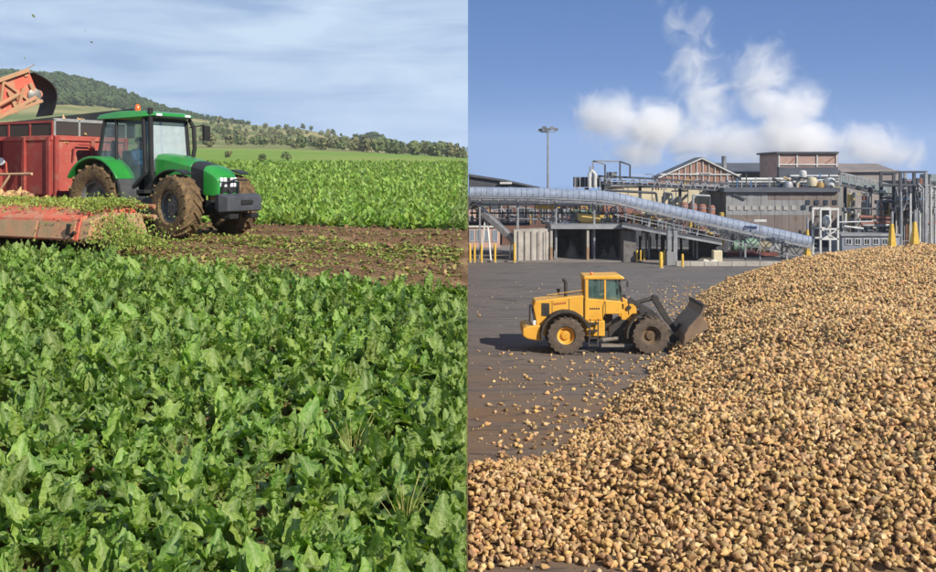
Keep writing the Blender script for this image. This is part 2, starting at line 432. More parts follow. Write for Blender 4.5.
def plant_mesh(name, seed, arrs, m, n):
    r = np.random.default_rng(seed); Vs, Fs, Rb, o = [], [], [], 0
    for k, yaw, tilt, s in plant_leaves(r, n):
        V, F, rb = arrs[k]; Vs.append(V @ leaf_matrix(yaw, tilt, s).T); Fs += [tuple(i + o for i in f) for f in F]; Rb.append(rb); o += len(V)
    return np_mesh(name, np.concatenate(Vs), Fs, m, np.concatenate(Rb))
PLANT_NEAR = [plant_mesh('beet_plant', 300 + i, LEAF_ARR, M_LEAF, 11) for i in range(7)]
PLANT_FAR = [plant_mesh('beet_plant_far', 400 + i, LEAF_LOW, M_LEAF_FAR, 9) for i in range(7)]

# foreground plants, in rows that run along the tractor's heading
fore, far = [], []
for v in np.arange(3.0, V0, 0.37):
    for u in np.arange(-34, 1, 0.16):
        uu, vv = u + rng.normal() * 0.045, v + rng.normal() * 0.05
        x, y = xy_of(uu, vv)
        if x > -0.03 or y < 4.0 or CX + FPX * x / y < -210: continue
        if HY - FPX * (float(field_z(x, y)) + .3 - CAMZ) / y > 800: continue
        fore.append((x, y))
fore.sort(key=lambda p: p[1])
edge_plants = []
n_ind = 0; rest = []
for i, (x, y) in enumerate(fore):
    inview = CX + FPX * x / y > -8 and HY - FPX * (float(field_z(x, y)) + .35 - CAMZ) / y < 580
    near_edge = x > -0.42
    if inview and n_ind < 300 and not near_edge:
        n_ind += 1
        r = np.random.default_rng(1000 + i)
        z = float(field_z(x, y))
        pxx, pyy = CX + FPX * x / y, HY - FPX * (z + .2 - CAMZ) / y
        row = 'lush sugar beet plant with %s, %s of the near rows' % (('upright crinkled leaves', 'broad arching leaves', 'loose drooping leaves')[i % 3], ('%s %s' % (('upper', 'middle', 'bottom')[0 if pyy < 420 else 1 if pyy < 500 else 2], ('left edge', 'left part', 'middle', 'right part', 'right edge')[min(4, max(0, int(pxx / 94)))])))
        t = thing('sugar_beet_plant', row, 'beet plant', (x, y, z - 0.01), 0, 'beet plants in the near rows')
        sc = float(np.clip(r.normal(.86, 0.12), 0.6, 1.15))
        for k, yaw, tilt, s in plant_leaves(r, int(r.integers(10, 14))):
            if near_edge:
                Wv = LEAF_ARR[k][0] @ leaf_matrix(yaw, tilt, s * sc).T
                if x + Wv[:, 0].max() > -0.003: continue
            link_mesh('leaf', LEAF_ME[k], t, rot=(tilt * 0.6, tilt, yaw), scl=(s * sc,) * 3)
    elif near_edge: edge_plants.append((x, y, 1))
    else: rest.append((x, y))
n = len(rest); A = np.array(rest)
o = scatter('sugar_beet_crop', np.c_[A, field_z(A[:, 0], A[:, 1])], np.c_[rng.normal(0, .08, (n, 2)), rng.uniform(0, 6.28, n)], np.clip(rng.normal(.88, .13, n), .6, 1.2), rng.integers(0, 7, n), PLANT_NEAR)
tag(o, 'dense green sugar beet crop up to the harvested strip', 'beet crop')
# far field beyond the harvested strip
v = V1; pts = []
while v < 128:
    step = 0.46 * (1 + max(0, v - 30) / 90)
    for u in np.arange(-175, 10, 0.23 * (1 + max(0, v - 30) / 80)):
        x, y = xy_of(u + rng.normal() * .06, v + rng.normal() * .07)
        if x > -0.02 or y > 131 or CX + FPX * x / y < -130: continue
        if x > -0.5: edge_plants.append((x, y, 0))
        else: pts.append((x, y))
    v += step
A = np.array(pts); n = len(A)
grow = 1.0 + np.clip((A[:, 1] - 40) / 90, 0, 1) * 0.8
o = scatter('far_sugar_beet_crop', np.c_[A, field_z(A[:, 0], A[:, 1]) - 0.01], np.c_[rng.normal(0, .1, (n, 2)), rng.uniform(0, 6.28, n)], np.clip(rng.normal(1.0, .15, n), .6, 1.4) * grow, rng.integers(0, 7, n), PLANT_FAR)
tag(o, 'wide beet crop still standing beyond the harvested strip', 'beet crop')
for y in np.concatenate([np.arange(5.2, V0 / C30, .17), np.arange(V1 / C30, 130, .3)]): edge_plants.append((-rng.uniform(.03, .15), y + rng.uniform(-.06, .06), 1 if y < 20 else 0))
# plants right at the terrace edge, their leaves folded back from the drop
Vs, Fs, Rb, oo = [], [], [], 0
for i, (x, y, hi) in enumerate(edge_plants):
    r = np.random.default_rng(5000 + i); z = float(field_z(x, y))
    for k, yaw, tilt, s in plant_leaves(r, 10):
        V, F, rb = (LEAF_ARR if hi else LEAF_LOW)[k]
        Wv = V @ leaf_matrix(yaw, tilt, s).T + np.array((x, y, z)); Wv[:, 0] = -np.abs(Wv[:, 0]) - 0.004
        Vs.append(Wv); Fs += [tuple(q + oo for q in f) for f in F]; Rb.append(rb); oo += len(V)
o = bpy.data.objects.new('edge_beet_crop', np_mesh('edge_beet_crop', np.concatenate(Vs), Fs, M_LEAF, np.concatenate(Rb))); col.objects.link(o)
tag(o, 'beet plants along the right edge of the field', 'beet crop', kind='stuff')

# leaf litter and clods on the harvested strip
litter = [np_mesh('litter', np.array([(0, -.03, 0), (.09, -.045, .03), (.17, 0, .01), (.08, .05, .035), (.02, .03, .02)]) * s, [(0, 1, 3, 4), (1, 2, 3)], M_LIT)
          for s in (0.6, 0.9, 1.2) for M_LIT in (mat('litter_green', c(150, 166, 76), c(118, 142, 58), 4, 0.6, rnd=.3, trans=.2), mat('litter_dry', c(160, 142, 84), c(130, 116, 60), 4, 0.7, rnd=.3))]
clod_me = []
for k in range(3):
    bm = bmesh.new(); bmesh.ops.create_icosphere(bm, subdivisions=1, radius=0.05)
    for vv in bm.verts: vv.co *= random.uniform(0.6, 1.25); vv.co.z *= 0.6
    mm_ = bpy.data.meshes.new('clod'); bm.to_mesh(mm_); bm.free(); mm_.materials.append(mat('clod', c(124, 94, 66), c(96, 74, 52), 6, 0.95, rnd=.25)); clod_me.append(mm_)
pts = []
while len(pts) < 26000:
    v = rng.uniform(V0 - .2, V1 + .1); u = rng.uniform(-45, 0)
    x, y = xy_of(u, v)
    if x > -0.15 or y < 8 or CX + FPX * x / y < -40: continue
    dens = 0.05 + 1.6 * math.exp(-((v - 17.8) / .8) ** 2) + .45 * math.exp(-((v - 20.4) / .25) ** 2) + .35 * math.exp(-((v - 15.6) / .3) ** 2) + (0.6 * math.exp(-((v - 14.6) / 1.0) ** 2) if u < -12 else 0.05)
    if rng.random() > dens * (1.0 if math.cos(2 * math.pi * v / .48) > .1 else .22): continue
    pts.append((x, y))
A = np.array(pts); n = len(A)
o = scatter('leaf_litter', np.c_[A, field_z(A[:, 0], A[:, 1]) + soil_relief(A[:, 0], A[:, 1]) + .012], rng.normal(0, .35, (n, 3)) * (1, 1, 0) + np.c_[np.zeros((n, 2)), rng.uniform(0, 6.28, n)],
            rng.uniform(.26, .68, n), rng.choice([0, 2, 4, 0, 2, 4, 1, 3, 5], n), litter)
tag(o, 'chopped green leaf litter on the harvested strip', 'leaf litter')
pts = []
while len(pts) < 6000:
    x, y = xy_of(rng.uniform(-45, 0), rng.uniform(V0 - .3, V1 + .1))
    if x > -0.15 or y < 8 or CX + FPX * x / y < -40: continue
    pts.append((x, y))
A = np.array(pts); n = len(A)
o = scatter('soil_clods', np.c_[A, field_z(A[:, 0], A[:, 1]) + soil_relief(A[:, 0], A[:, 1]) + .01], rng.uniform(0, 6, (n, 3)), np.clip(rng.gamma(2.2, .30, n), .25, 1.8), rng.integers(0, 3, n), clod_me)
tag(o, 'brown soil clods on the harvested strip', 'soil')

# ------------------------------------------------------------------ hillside trees and bushes
def crown_mesh(seed, m, w=1.0, h=1.0, nclump=16, per=15, leaf=0.20):
    r = np.random.default_rng(seed); V, F = [], []
    for k in range(nclump):
        d = r.normal(size=3); d /= np.linalg.norm(d); rad = r.uniform(.25, .72)
        cc = d * rad * np.array((w, w, h)) + np.array((0, 0, h * 0.95)); cr_ = r.uniform(.24, .42)
        for q in range(per):
            e = r.normal(size=3); e /= np.linalg.norm(e)
            p = cc + e * cr_ * np.array((1, 1, .85)); t = np.cross(e, r.normal(size=3)); t /= np.linalg.norm(t); b = np.cross(e, t)
            s1, s2 = leaf * r.uniform(.6, 1.3), leaf * r.uniform(.5, 1.1); o_ = len(V)
            V += [p - t * s1 - b * s2 * .4, p + b * s2 * -.8, p + t * s1, p + b * s2 + e * .05]; F.append((o_, o_ + 1, o_ + 2, o_ + 3))
    V = np.array(V); V[:, 2] = np.maximum(V[:, 2], .04)
    return np_mesh('crown', V, F, m, smooth=False)
M_BUSH = [mat('bush_a', c(104, 116, 66), c(80, 94, 50), .5, .8, rnd=.25), mat('bush_b', c(122, 120, 74), c(96, 98, 60), .5, .8, rnd=.25), mat('wood_a', c(78, 94, 52), c(58, 76, 40), .5, .8, rnd=.3)]
BUSH = [crown_mesh(20 + i, M_BUSH[i % 2], 1.0, .75 + .1 * (i % 3)) for i in range(6)]
WOOD = [crown_mesh(40 + i, M_BUSH[2], .85, 1.15, 15, 14, .24) for i in range(5)]
trunk = MB().tube([(0, 0, -.3), (.02, 0, .5), (0, .03, 1.0)], .07, 6, .03)
for dx, dy in ((.35, .1), (-.3, .2), (.05, -.35)): trunk.tube([(0, 0, .45), (dx * .6, dy * .6, .8), (dx, dy, 1.15)], .035, 5, .012)
TRUNK = trunk.mesh('trunk', mat('bark', c(92, 78, 62), c(66, 56, 44), 4, .9))
def on_hill(px, Y):
    x = fx(px, Y); return x, Y, float(field_z(x, Y))
# the wood on the hilltop reads as one mass
pts = []
while len(pts) < 2600:
    px, Y = rng.uniform(-60, 250), rng.uniform(520, 845)
    lim = np.interp(px, [-60, 60, 120, 160, 200, 250], [600, 620, 690, 735, 780, 792])
    if Y < lim: continue
    pts.append(on_hill(px, Y))
A = np.array(pts); n = len(A)
o = scatter('hilltop_wood', A, np.c_[np.zeros((n, 2)), rng.uniform(0, 6, n)], rng.uniform(2.0, 4.2, n) * np.interp(CX + FPX * A[:, 0] / A[:, 1], [0, 130, 160, 250], [1.15, 1.1, .62, .5]), rng.integers(0, 5, n), WOOD)
tag(o, 'dark green wood covering the hilltop', 'wood')
def shrub(px, Y, s, me_, label, cat='bush', name='hillside_bush', group='bushes dotted over the hillside'):
    x, y, z = on_hill(px, Y)
    if x > -s * 1.05: x = -s * 1.05
    t = thing(name, label, cat, (x, y, z - .1), random.uniform(0, 6), group)
    link_mesh('crown', me_, t, scl=(s, s, s)); link_mesh('trunk', TRUNK, t, scl=(s, s, s))
SIDE = [('grey-green', 0), ('olive', 1)]
k = 0
for px in np.arange(204, 466, 3.65):
    for _ in range(3):
        Y = rng.uniform(330, 760) if px < 380 else rng.uniform(330, 740)
        s = rng.uniform(1.3, 3.2) * (1.25 if px > 330 else 1.0)
        i = int(rng.integers(0, 6)); k += 1
        shrub(px + rng.uniform(-4, 4), Y, s, BUSH[i], '%s %s bush %s, %s' % ('small' if s < 2 else 'mid-sized' if s < 2.8 else 'big', SIDE[i % 2][0], 'at the foot of the slope' if Y < 430 else 'half way up the slope' if Y < 560 else 'high on the slope', 'just right of the tractor cab' if px < 260 else 'above the front weight side' if px < 320 else 'below the skyline trees' if px < 390 else 'near the hill end'))
for px in np.linspace(356, 396, 11):
    shrub(px + rng.uniform(-1.5, 1.5), rng.uniform(640, 790), rng.uniform(3.6, 5.0) * (1 - abs(px - 374) / 60), WOOD[int(rng.integers(0, 5))], 'tall dark tree in the clump breaking the right-hand skyline', 'tree', 'hillside_tree', 'trees of the skyline clump')
for q_, px in enumerate(np.linspace(400, 462, 20)):
    shrub(px + rng.uniform(-1.5, 1.5), rng.uniform(680, 790) if q_ % 2 else rng.uniform(560, 670), rng.uniform(2.4, 3.8), WOOD[int(rng.integers(0, 5))], '%s dark tree in the low wood at the right foot of the hill, %s part' % ('rear' if q_ % 2 else 'front', 'left' if px < 420 else 'middle' if px < 441 else 'right'), 'tree', 'hillside_tree', 'trees at the foot of the hill')
for px, s, lab in ((303, 2.6, 'lone round tree on the skyline, left of the upright one'), (311, 2.2, 'small round tree on the skyline beside the lone round tree'), (333, 2.7, 'dark upright tree standing alone on the skyline'), (341, 1.6, 'small low tree on the skyline just right of the upright tree')):
    shrub(px, 792, s, WOOD[int(px) % 5], lab, 'tree', 'skyline_tree', None)
for px, Y, s in ((229, 180, .9), (262, 150, .8), (286, 160, .9)):
    shrub(px, Y, s, BUSH[int(px) % 6], {229: 'small dark bush alone in the meadow nearest the tractor bonnet', 262: 'low dark bush above the front weight at the field edge', 286: 'low bush at the beet field edge, rightmost of three'}[px], 'bush', 'meadow_bush', None)

# tufts of dry weed standing in the crop
M_WEED = mat('dry_weed', c(186, 176, 112), c(160, 160, 90), 6, .7, trans=.2)
for i, (px, py, s, lab) in enumerate(((352, 425, 1.0, 'dry yellowish grass tuft in the crop, centre right of the field'), (405, 492, 1.1, 'loose tuft of thin yellow-green stalks in the crop near the right edge of the field'), (246, 288, .8, 'small dry tuft standing near the back of the crop'), (188, 432, .8, 'thin stalky tuft among the beets left of the field centre'))):
    Y = 2430.0 / (py - HY + 55); x = fx(px, Y); t = thing('weed_tuft', lab, 'weed', (x, Y, float(field_z(x, Y))))
    for k in range(16):
        a, l_n = random.uniform(0, 6.28), random.uniform(.30, .52) * s; sp_ = random.uniform(.03, .18)
        MB().tube([(0.02 * math.cos(a), .02 * math.sin(a), 0), (sp_ * .5 * math.cos(a), sp_ * .5 * math.sin(a), l_n * .6), (sp_ * 1.3 * math.cos(a), sp_ * 1.3 * math.sin(a), l_n)], .0045, 3, .0015).build('stalk', M_WEED, t)
# ------------------------------------------------------------------ wheels, seated person (shared builders)
MUD = c(140, 116, 80)
M_TYRE_MUD = mat('muddy_tyre', c(128, 104, 70), c(84, 68, 48), 5, .9, bump=.6, dirt=(c(46, 42, 38), .55, .7))
M_TYRE = mat('dusty_tyre', c(104, 90, 76), c(72, 62, 54), 4, .9, bump=.4, dirt=(c(46, 42, 40), .55, .6))
M_BLACK = mat('black_paint', c(44, 45, 46), c(32, 32, 33), 3, .55, dirt=(c(96, 84, 66), .6, .5))
M_RUBBER = mat('black_rubber', c(34, 34, 34), c(24, 24, 24), 5, .75)
M_STEEL = mat('bare_steel', c(150, 148, 142), c(110, 106, 100), 6, .5, metal=.5)
def wheel(parent, cx, cy, cz, Rr, w, rim, lugs, mt, mrim, out=-1, yaw=0.0, chevron=True):
    t = MB(); h = w / 2
    prof = [(rim, -h * .78), (rim * 1.12, -h * .98), (Rr * .82, -h * 1.05), (Rr * .93, -h * .96), (Rr * .965, -h * .6), (Rr * .972, 0), (Rr * .965, h * .6), (Rr * .93, h * .96), (Rr * .82, h * 1.05), (rim * 1.12, h * .98), (rim, h * .78)]
    t.lathe(prof, (0, 0, 0), (0, 1, 0), 36, caps=False)
    for k in range(lugs):
        for sgn in (-1, 1):
            a0 = 2 * math.pi * (k + (.5 if sgn > 0 else 0)) / lugs; a1 = a0 + (1.15 if chevron else .35) * 2 * math.pi / lugs
            p = lambda a, r, y: (r * math.cos(a), y, r * math.sin(a))
            a2 = (a0 + a1) / 2
            t.bar(p(a1, Rr * .985, -sgn * .02), p(a2, Rr * .985, sgn * h * .55), .085 * Rr, .065 * Rr)
            t.bar(p(a2, Rr * .985, sgn * h * .5), p(a0, Rr * .93, sgn * h * 1.04), .085 * Rr, .07 * Rr)
    o = t.build('tyre', mt, parent, smooth=True, loc=(cx, cy, cz)); o.rotation_euler = (0, 0, yaw)
    r = MB(); q = out
    r.lathe([(rim * 1.03, h * .80), (rim * 1.03, h * .70), (rim * .90, h * .62), (rim * .84, h * .2), (rim * .55, h * .12), (rim * .5, h * .42), (rim * .2, h * .5), (.02, h * .5)], (0, 0, 0), (0, q, 0), 24, caps=False)
    r.lathe([(rim * 1.03, -h * .80), (rim * .9, -h * .5), (.02, -h * .4)], (0, 0, 0), (0, q, 0), 24)
    for k in range(8):
        a = math.pi / 4 * k; x, z = rim * .36 * math.cos(a), rim * .36 * math.sin(a)
        r.lathe([(.02, h * .40), (.02, h * .52)], (x, 0, z), (0, q, 0), 6)
    r.build('rim', mrim, o, smooth=True)
    return o

def person(label, loc, rz, shirt, trousers, group=None):
    """seated figure facing local +x, hands on a steering wheel"""
    V = {'hip': (0, 0, .52, .15), 'waist': (-.02, 0, .68, .135), 'chest': (-.03, 0, .88, .165), 'neck0': (-.02, 0, 1.02, .085), 'neck': (0, 0, 1.09, .056), 'jaw': (.035, 0, 1.15, .07), 'head': (.01, 0, 1.23, .098), 'top': (.0, 0, 1.31, .06)}
    E = [('hip', 'waist'), ('waist', 'chest'), ('chest', 'neck0'), ('neck0', 'neck'), ('neck', 'jaw'), ('jaw', 'head'), ('head', 'top')]
    for s, nm in ((-1, 'r'), (1, 'l')):
        V.update({'sh' + nm: (-.03, .19 * s, .97, .075), 'el' + nm: (.14, .27 * s, .74, .05), 'wr' + nm: (.38, .17 * s, .80, .032), 'pa' + nm: (.44, .15 * s, .83, .036),
                  'th' + nm: (.05, .10 * s, .50, .105), 'kn' + nm: (.46, .14 * s, .52, .072), 'an' + nm: (.52, .14 * s, .10, .048), 'he' + nm: (.50, .14 * s, .05, .042), 'to' + nm: (.68, .15 * s, .04, .036)})
        E += [('chest', 'sh' + nm), ('sh' + nm, 'el' + nm), ('el' + nm, 'wr' + nm), ('wr' + nm, 'pa' + nm), ('hip', 'th' + nm), ('th' + nm, 'kn' + nm), ('kn' + nm, 'an' + nm), ('an' + nm, 'he' + nm), ('he' + nm, 'to' + nm)]
        for f in range(5):
            if f < 4: a, b = (.485, (.155 + .018 * (f - 1.5)) * s, .845 - .006 * abs(f - 1), .011), (.50, (.155 + .02 * (f - 1.5)) * s, .805, .010)
            else: a, b = (.45, (.15 - .045) * s, .85, .012), (.48, (.15 - .05) * s, .865, .010)
            V['f%d%s' % (f, nm)] = a; V['g%d%s' % (f, nm)] = b; E += [('pa' + nm, 'f%d%s' % (f, nm)), ('f%d%s' % (f, nm), 'g%d%s' % (f, nm))]
    keys = list(V); me = bpy.data.meshes.new('person'); me.from_pydata([V[k][:3] for k in keys], [(keys.index(a), keys.index(b)) for a, b in E], [])
    o = bpy.data.objects.new('person', me); col.objects.link(o); o.location = loc; o.rotation_euler = (0, 0, rz)
    sk = o.modifiers.new('skin', 'SKIN')
    for i, k in enumerate(keys):
        d = me.skin_vertices[0].data[i]; d.radius = (V[k][3],) * 2; d.use_root = (k == 'hip')
    sub = o.modifiers.new('sub', 'SUBSURF'); sub.levels = 1; sub.render_levels = 2
    m = bpy.data.materials.new('person_skin_and_clothes'); m.use_nodes = True; n, l = m.node_tree.nodes, m.node_tree.links
    t = n.new('ShaderNodeTexCoord'); s_ = n.new('ShaderNodeSeparateXYZ'); l.new(t.outputs['Object'], s_.inputs[0])
    def gt(sock, v):
        q = n.new('ShaderNodeMath'); q.operation = 'GREATER_THAN'; q.inputs[1].default_value = v; l.new(s_.outputs[sock], q.inputs[0]); return q.outputs[0]
    m1 = n.new('ShaderNodeMixRGB'); m1.inputs[1].default_value = trousers; m1.inputs[2].default_value = shirt; l.new(gt('Z', .60), m1.inputs[0])
    m2 = n.new('ShaderNodeMixRGB'); m2.inputs[2].default_value = c(205, 160, 130); l.new(gt('Z', 1.06), m2.inputs[0]); l.new(m1.outputs[0], m2.inputs[1])
    m3 = n.new('ShaderNodeMixRGB'); m3.inputs[2].default_value = c(205, 160, 130)
    hn = n.new('ShaderNodeMath'); hn.operation = 'MULTIPLY'; l.new(gt('X', .385), hn.inputs[0]); l.new(gt('Z', .74), hn.inputs[1]); l.new(hn.outputs[0], m3.inputs[0]); l.new(m2.outputs[0], m3.inputs[1])
    l.new(m3.outputs[0], n['Principled BSDF'].inputs['Base Color']); n['Principled BSDF'].inputs['Roughness'].default_value = .75
    me.materials.append(m)
    hair = MB().lathe([(.108, 0), (.106, .05), (.085, .085), (.045, .105), (.01, .11)], (-.012, 0, 1.235), (-.15, 0, 1), 14)
    hair.build('hair', mat('dark_hair', c(58, 46, 38), c(40, 32, 26), 20, .6), o, smooth=True)
    f = MB(); f.prism([(.10, 1.225), (.135, 1.19), (.10, 1.185)], -.014, .014)
    f.build('nose', mat('face_skin', c(205, 160, 130), c(190, 145, 118), 5, .6), o)
    for s in (-1, 1):
        MB().lathe([(.012, 0), (.012, .012)], (.098, .035 * s, 1.235), (1, 0, 0), 8).build('eye', mat('dark_eye', c(40, 34, 30), None, 5, .3), o)
        MB().box(-.01, .025, .094 * s - .01, .094 * s + .01, 1.19, 1.25).build('ear', MATS['face_skin'], o, bevel=.006)
    MB().box(.088, .104, -.025, .025, 1.152, 1.16).build('mouth', mat('lips', c(150, 90, 80), None, 5, .5), o)
    return tag(o, label, 'person', group)

# ------------------------------------------------------------------ tractor
HEAD = -R(30)
M_GREEN = mat('green_paint', c(44, 144, 54), c(36, 124, 48), 1.5, .38, coat=.35, dirt=(c(128, 122, 84), .56, .5))
M_GLASS = glass('cab_glass', c(150, 168, 172), .26)
M_WIND = glass('windscreen_glass', c(196, 208, 214), .58)
M_MESHY = mat('grey_plastic', c(74, 76, 78), c(56, 58, 60), 4, .6, dirt=(c(120, 106, 80), .6, .5))
M_LAMP = mat('lamp_lens', c(235, 238, 235), c(200, 204, 205), 10, .12, coat=.6)
M_AMBER = mat('amber_lens', c(235, 120, 30), c(205, 95, 20), 6, .25, coat=.5)
TO = (-8.86, 26.17, FIELD_Z + .0)
tr = thing('tractor', 'muddy green tractor with black cab and front weight pulling the red trailer', 'tractor', TO, HEAD)
for y in (-.95, .95):
    wheel(tr, 0, y, .90, .90, .52, .46, 18, M_TYRE_MUD, mat('grey_rim', c(120, 122, 122), c(90, 88, 84), 4, .5, dirt=(MUD, .5, .8)), 1 if y > 0 else -1)
    wheel(tr, 2.7, y, .75, .77, .48, .38, 16, M_TYRE_MUD, MATS['grey_rim'], 1 if y > 0 else -1, yaw=-R(10))
def arch(mb, cx, cz, r0, r1, y0, y1, a0, a1, n=12):
    pts = [(cx + r1 * math.cos(R(a)), cz + r1 * math.sin(R(a))) for a in np.linspace(a0, a1, n)]
    pts += [(cx + r0 * math.cos(R(a)), cz + r0 * math.sin(R(a))) for a in np.linspace(a1, a0, n)]
    k = len(pts); q = n
    vs = [(a, y0, b) for a, b in pts] + [(a, y1, b) for a, b in pts]; fs = []
    for i in range(q - 1):
        j = 2 * q - 1 - i
        fs += [(i, i + 1, j - 1, j), (i + k, j + k, j - 1 + k, i + 1 + k), (i, i + k, i + 1 + k, i + 1), (j, j - 1, j - 1 + k, j + k)]
    fs += [(0, 2 * q - 1, 2 * q - 1 + k, k), (q - 1, q - 1 + k, q + k, q)]
    return mb.poly(vs, fs)
for s in (-1, 1):
    arch(MB(), 0, .92, 1.00, 1.07, s * .62, s * 1.22, 28, 150).build('rear_fender', M_GREEN, tr, smooth=True, bevel=.02)
    f = arch(MB(), 0, .92, .98, 1.055, s * .60, s * 1.18, -18, 28); f.build('fender_skirt', M_MESHY, tr, smooth=True)
    arch(MB(), 2.7, .76, .86, .89, s * .80, s * 1.12, 62, 150).build('front_fender', M_BLACK, tr, smooth=True)
# chassis, axles
ch = MB(); ch.box(-.55, 2.5, -.24, .24, .62, 1.05); ch.box(1.2, 3.3, -.2, .2, .55, .8); ch.lathe([(.16, -.85), (.16, .85)], (0, 0, .9), (0, 1, 0), 14); ch.lathe([(.11, -.85), (.16, -.3), (.18, 0), (.16, .3), (.11, .85)], (2.7, 0, .68), (0, 1, 0), 12)
ch.box(-.9, -.5, -.16, .16, .45, .7); ch.bar((-.5, -.4, .6), (-1.0, -.4, .5), .08); ch.bar((-.5, .4, .6), (-1.0, .4, .5), .08)
ch.build('chassis', M_BLACK, tr, bevel=.02)
# fuel tank and steps on the near side
MB().box(.85, 1.75, -.72, -.30, .52, .98).build('fuel_tank', M_MESHY, tr, bevel=.05)
for z in (.42, .70, .98):
    MB().box(.60, .95, -1.02, -.70, z, z + .03).build('step', M_BLACK, tr)
MB().bar((.60, -1.0, .40), (.60, -.95, 1.25), .03).bar((.95, -1.0, .40), (.95, -.92, 1.25), .03).build('step_rail', M_BLACK, tr)
# bonnet: lofted, tapering nose
def hood_sec(x, w, zb, zt, cr=.10):
    return [(x, -w, zb), (x, -w, zt - cr), (x, -w + cr * .7, zt - cr * .25), (x, -w * .35, zt), (x, w * .35, zt), (x, w - cr * .7, zt - cr * .25), (x, w, zt - cr), (x, w, zb)]
MB().loft([hood_sec(1.42, .44, 1.10, 2.06, .14), hood_sec(2.0, .43, 1.10, 1.99, .14), hood_sec(2.62, .41, 1.10, 1.86, .14)]).build('bonnet', M_GREEN, tr, smooth=True, bevel=.015)
MB().loft([hood_sec(2.623, .405, 1.08, 1.855, .14), hood_sec(3.02, .39, 1.05, 1.755, .13)]).build('side_grille', M_BLACK, tr, smooth=True)
MB().loft([hood_sec(3.023, .40, 1.02, 1.76, .13), hood_sec(3.32, .39, 1.00, 1.64, .13), hood_sec(3.46, .34, 1.02, 1.52, .15)]).build('nose', M_GREEN, tr, smooth=True, bevel=.015)
MB().box(3.30, 3.475, -.25, .25, 1.08, 1.44).build('front_grille', M_BLACK, tr, bevel=.01)
for s in (-1, 1):
    for z in (1.40, 1.27):
        for q in (.06, .18):
            MB().box(3.44, 3.49, s * q, s * (q + .10), z - .055, z + .05).build('headlight', M_LAMP, tr, bevel=.015)
# front linkage and weight block
fl = MB(); fl.bar((3.2, -.35, .75), (3.65, -.32, .70), .10); fl.bar((3.2, .35, .75), (3.65, .32, .70), .10); fl.bar((3.4, 0, 1.25), (3.65, 0, .95), .06); fl.box(3.15, 3.35, -.45, .45, .62, .9)
fl.bar((3.5, -.3, .8), (3.56, -.25, 1.35), .05); fl.bar((3.5, .3, .8), (3.56, .25, 1.35), .05); fl.tube([(3.5, -.2, 1.3), (3.56, .15, 1.4), (3.62, .5, 1.38)], .025, 6)
fl.build('front_linkage', M_BLACK, tr, bevel=.01)
wb = MB().loft([[(3.62, -.62, .70), (3.62, -.62, 1.05), (3.62, .62, 1.05), (3.62, .62, .70)], [(3.78, -.66, .62), (3.78, -.66, 1.06), (3.78, .66, 1.06), (3.78, .66, .62)], [(4.02, -.58, .64), (4.02, -.58, 1.0), (4.02, .58, 1.0), (4.02, .58, .64)]])
wb.build('front_weight', mat('weight_grey', c(74, 77, 82), c(56, 58, 62), 3, .6, dirt=(MUD, .6, .6)), tr, bevel=.03)
MB().box(4.01, 4.05, -.15, .25, .80, .91).build('weight_slot', M_RUBBER, tr, bevel=.01)
MB().box(3.68, 4.0, -.5, -.2, .46, .58).box(3.68, 4.0, .25, .5, .46, .58).build('weight_foot', M_RUBBER, tr, bevel=.02)
# cab
cabx0, cabx1 = .0, 1.36
cf = MB()
for s in (-1, 1):
    cf.bar((cabx1 + .06, s * .74, 1.55), (cabx1 - .06, s * .70, 2.92), .09); cf.bar((cabx0 - .30, s * .74, 1.85), (cabx0 - .10, s * .70, 2.92), .08); cf.bar((.42, s * .78, 1.15), (.36, s * .73, 2.92), .06)
    cf.bar((cabx1 + .06, s * .74, 1.55), (.95, s * .78, 1.15), .08); cf.bar((.95, s * .78, 1.13), (.42, s * .78, 1.13), .08); cf.bar((cabx0 - .3, s * .74, 1.85), (.42, s * .78, 1.25), .07)
cf.bar((cabx1 - .06, -.72, 2.90), (cabx1 - .06, .72, 2.90), .09); cf.bar((cabx0 - .1, -.72, 2.9), (cabx0 - .1, .72, 2.9), .08); cf.bar((cabx0 - .3, -.74, 1.85), (cabx0 - .3, .74, 1.85), .08)
cf.box(cabx0 - .25, 1.35, -.7, .7, 1.05, 1.14); cf.box(1.10, 1.42, -.5, .5, 1.1, 1.58)
cf.build('cab_frame', M_BLACK, tr, bevel=.012)
rf = MB().loft([[(-.42, -.72, 2.94), (-.42, .72, 2.94), (-.36, .66, 3.06), (-.36, -.66, 3.06)], [(.4, -.82, 2.93), (.4, .82, 2.93), (.4, .72, 3.13), (.4, -.72, 3.13)], [(1.35, -.82, 2.96), (1.35, .82, 2.96), (1.30, .70, 3.12), (1.30, -.70, 3.12)], [(1.62, -.70, 2.99), (1.62, .70, 2.99), (1.56, .62, 3.06), (1.56, -.62, 3.06)]])
ro = rf.build('cab_roof', M_GREEN, tr, smooth=True, bevel=.02)
MB().box(1.32, 1.60, -.60, .60, 2.955, 2.985).build('roof_visor', M_BLACK, ro)
for y in (-.48, .48): MB().box(1.56, 1.63, y - .09, y + .09, 2.985, 3.05).build('work_light', M_LAMP, ro, bevel=.012)
MB().poly([(cabx1 + .05, -.68, 1.60), (cabx1 + .05, .68, 1.60), (cabx1 - .05, .65, 2.87), (cabx1 - .05, -.65, 2.87)], [(0, 1, 2, 3)]).build('windscreen', M_WIND, tr)
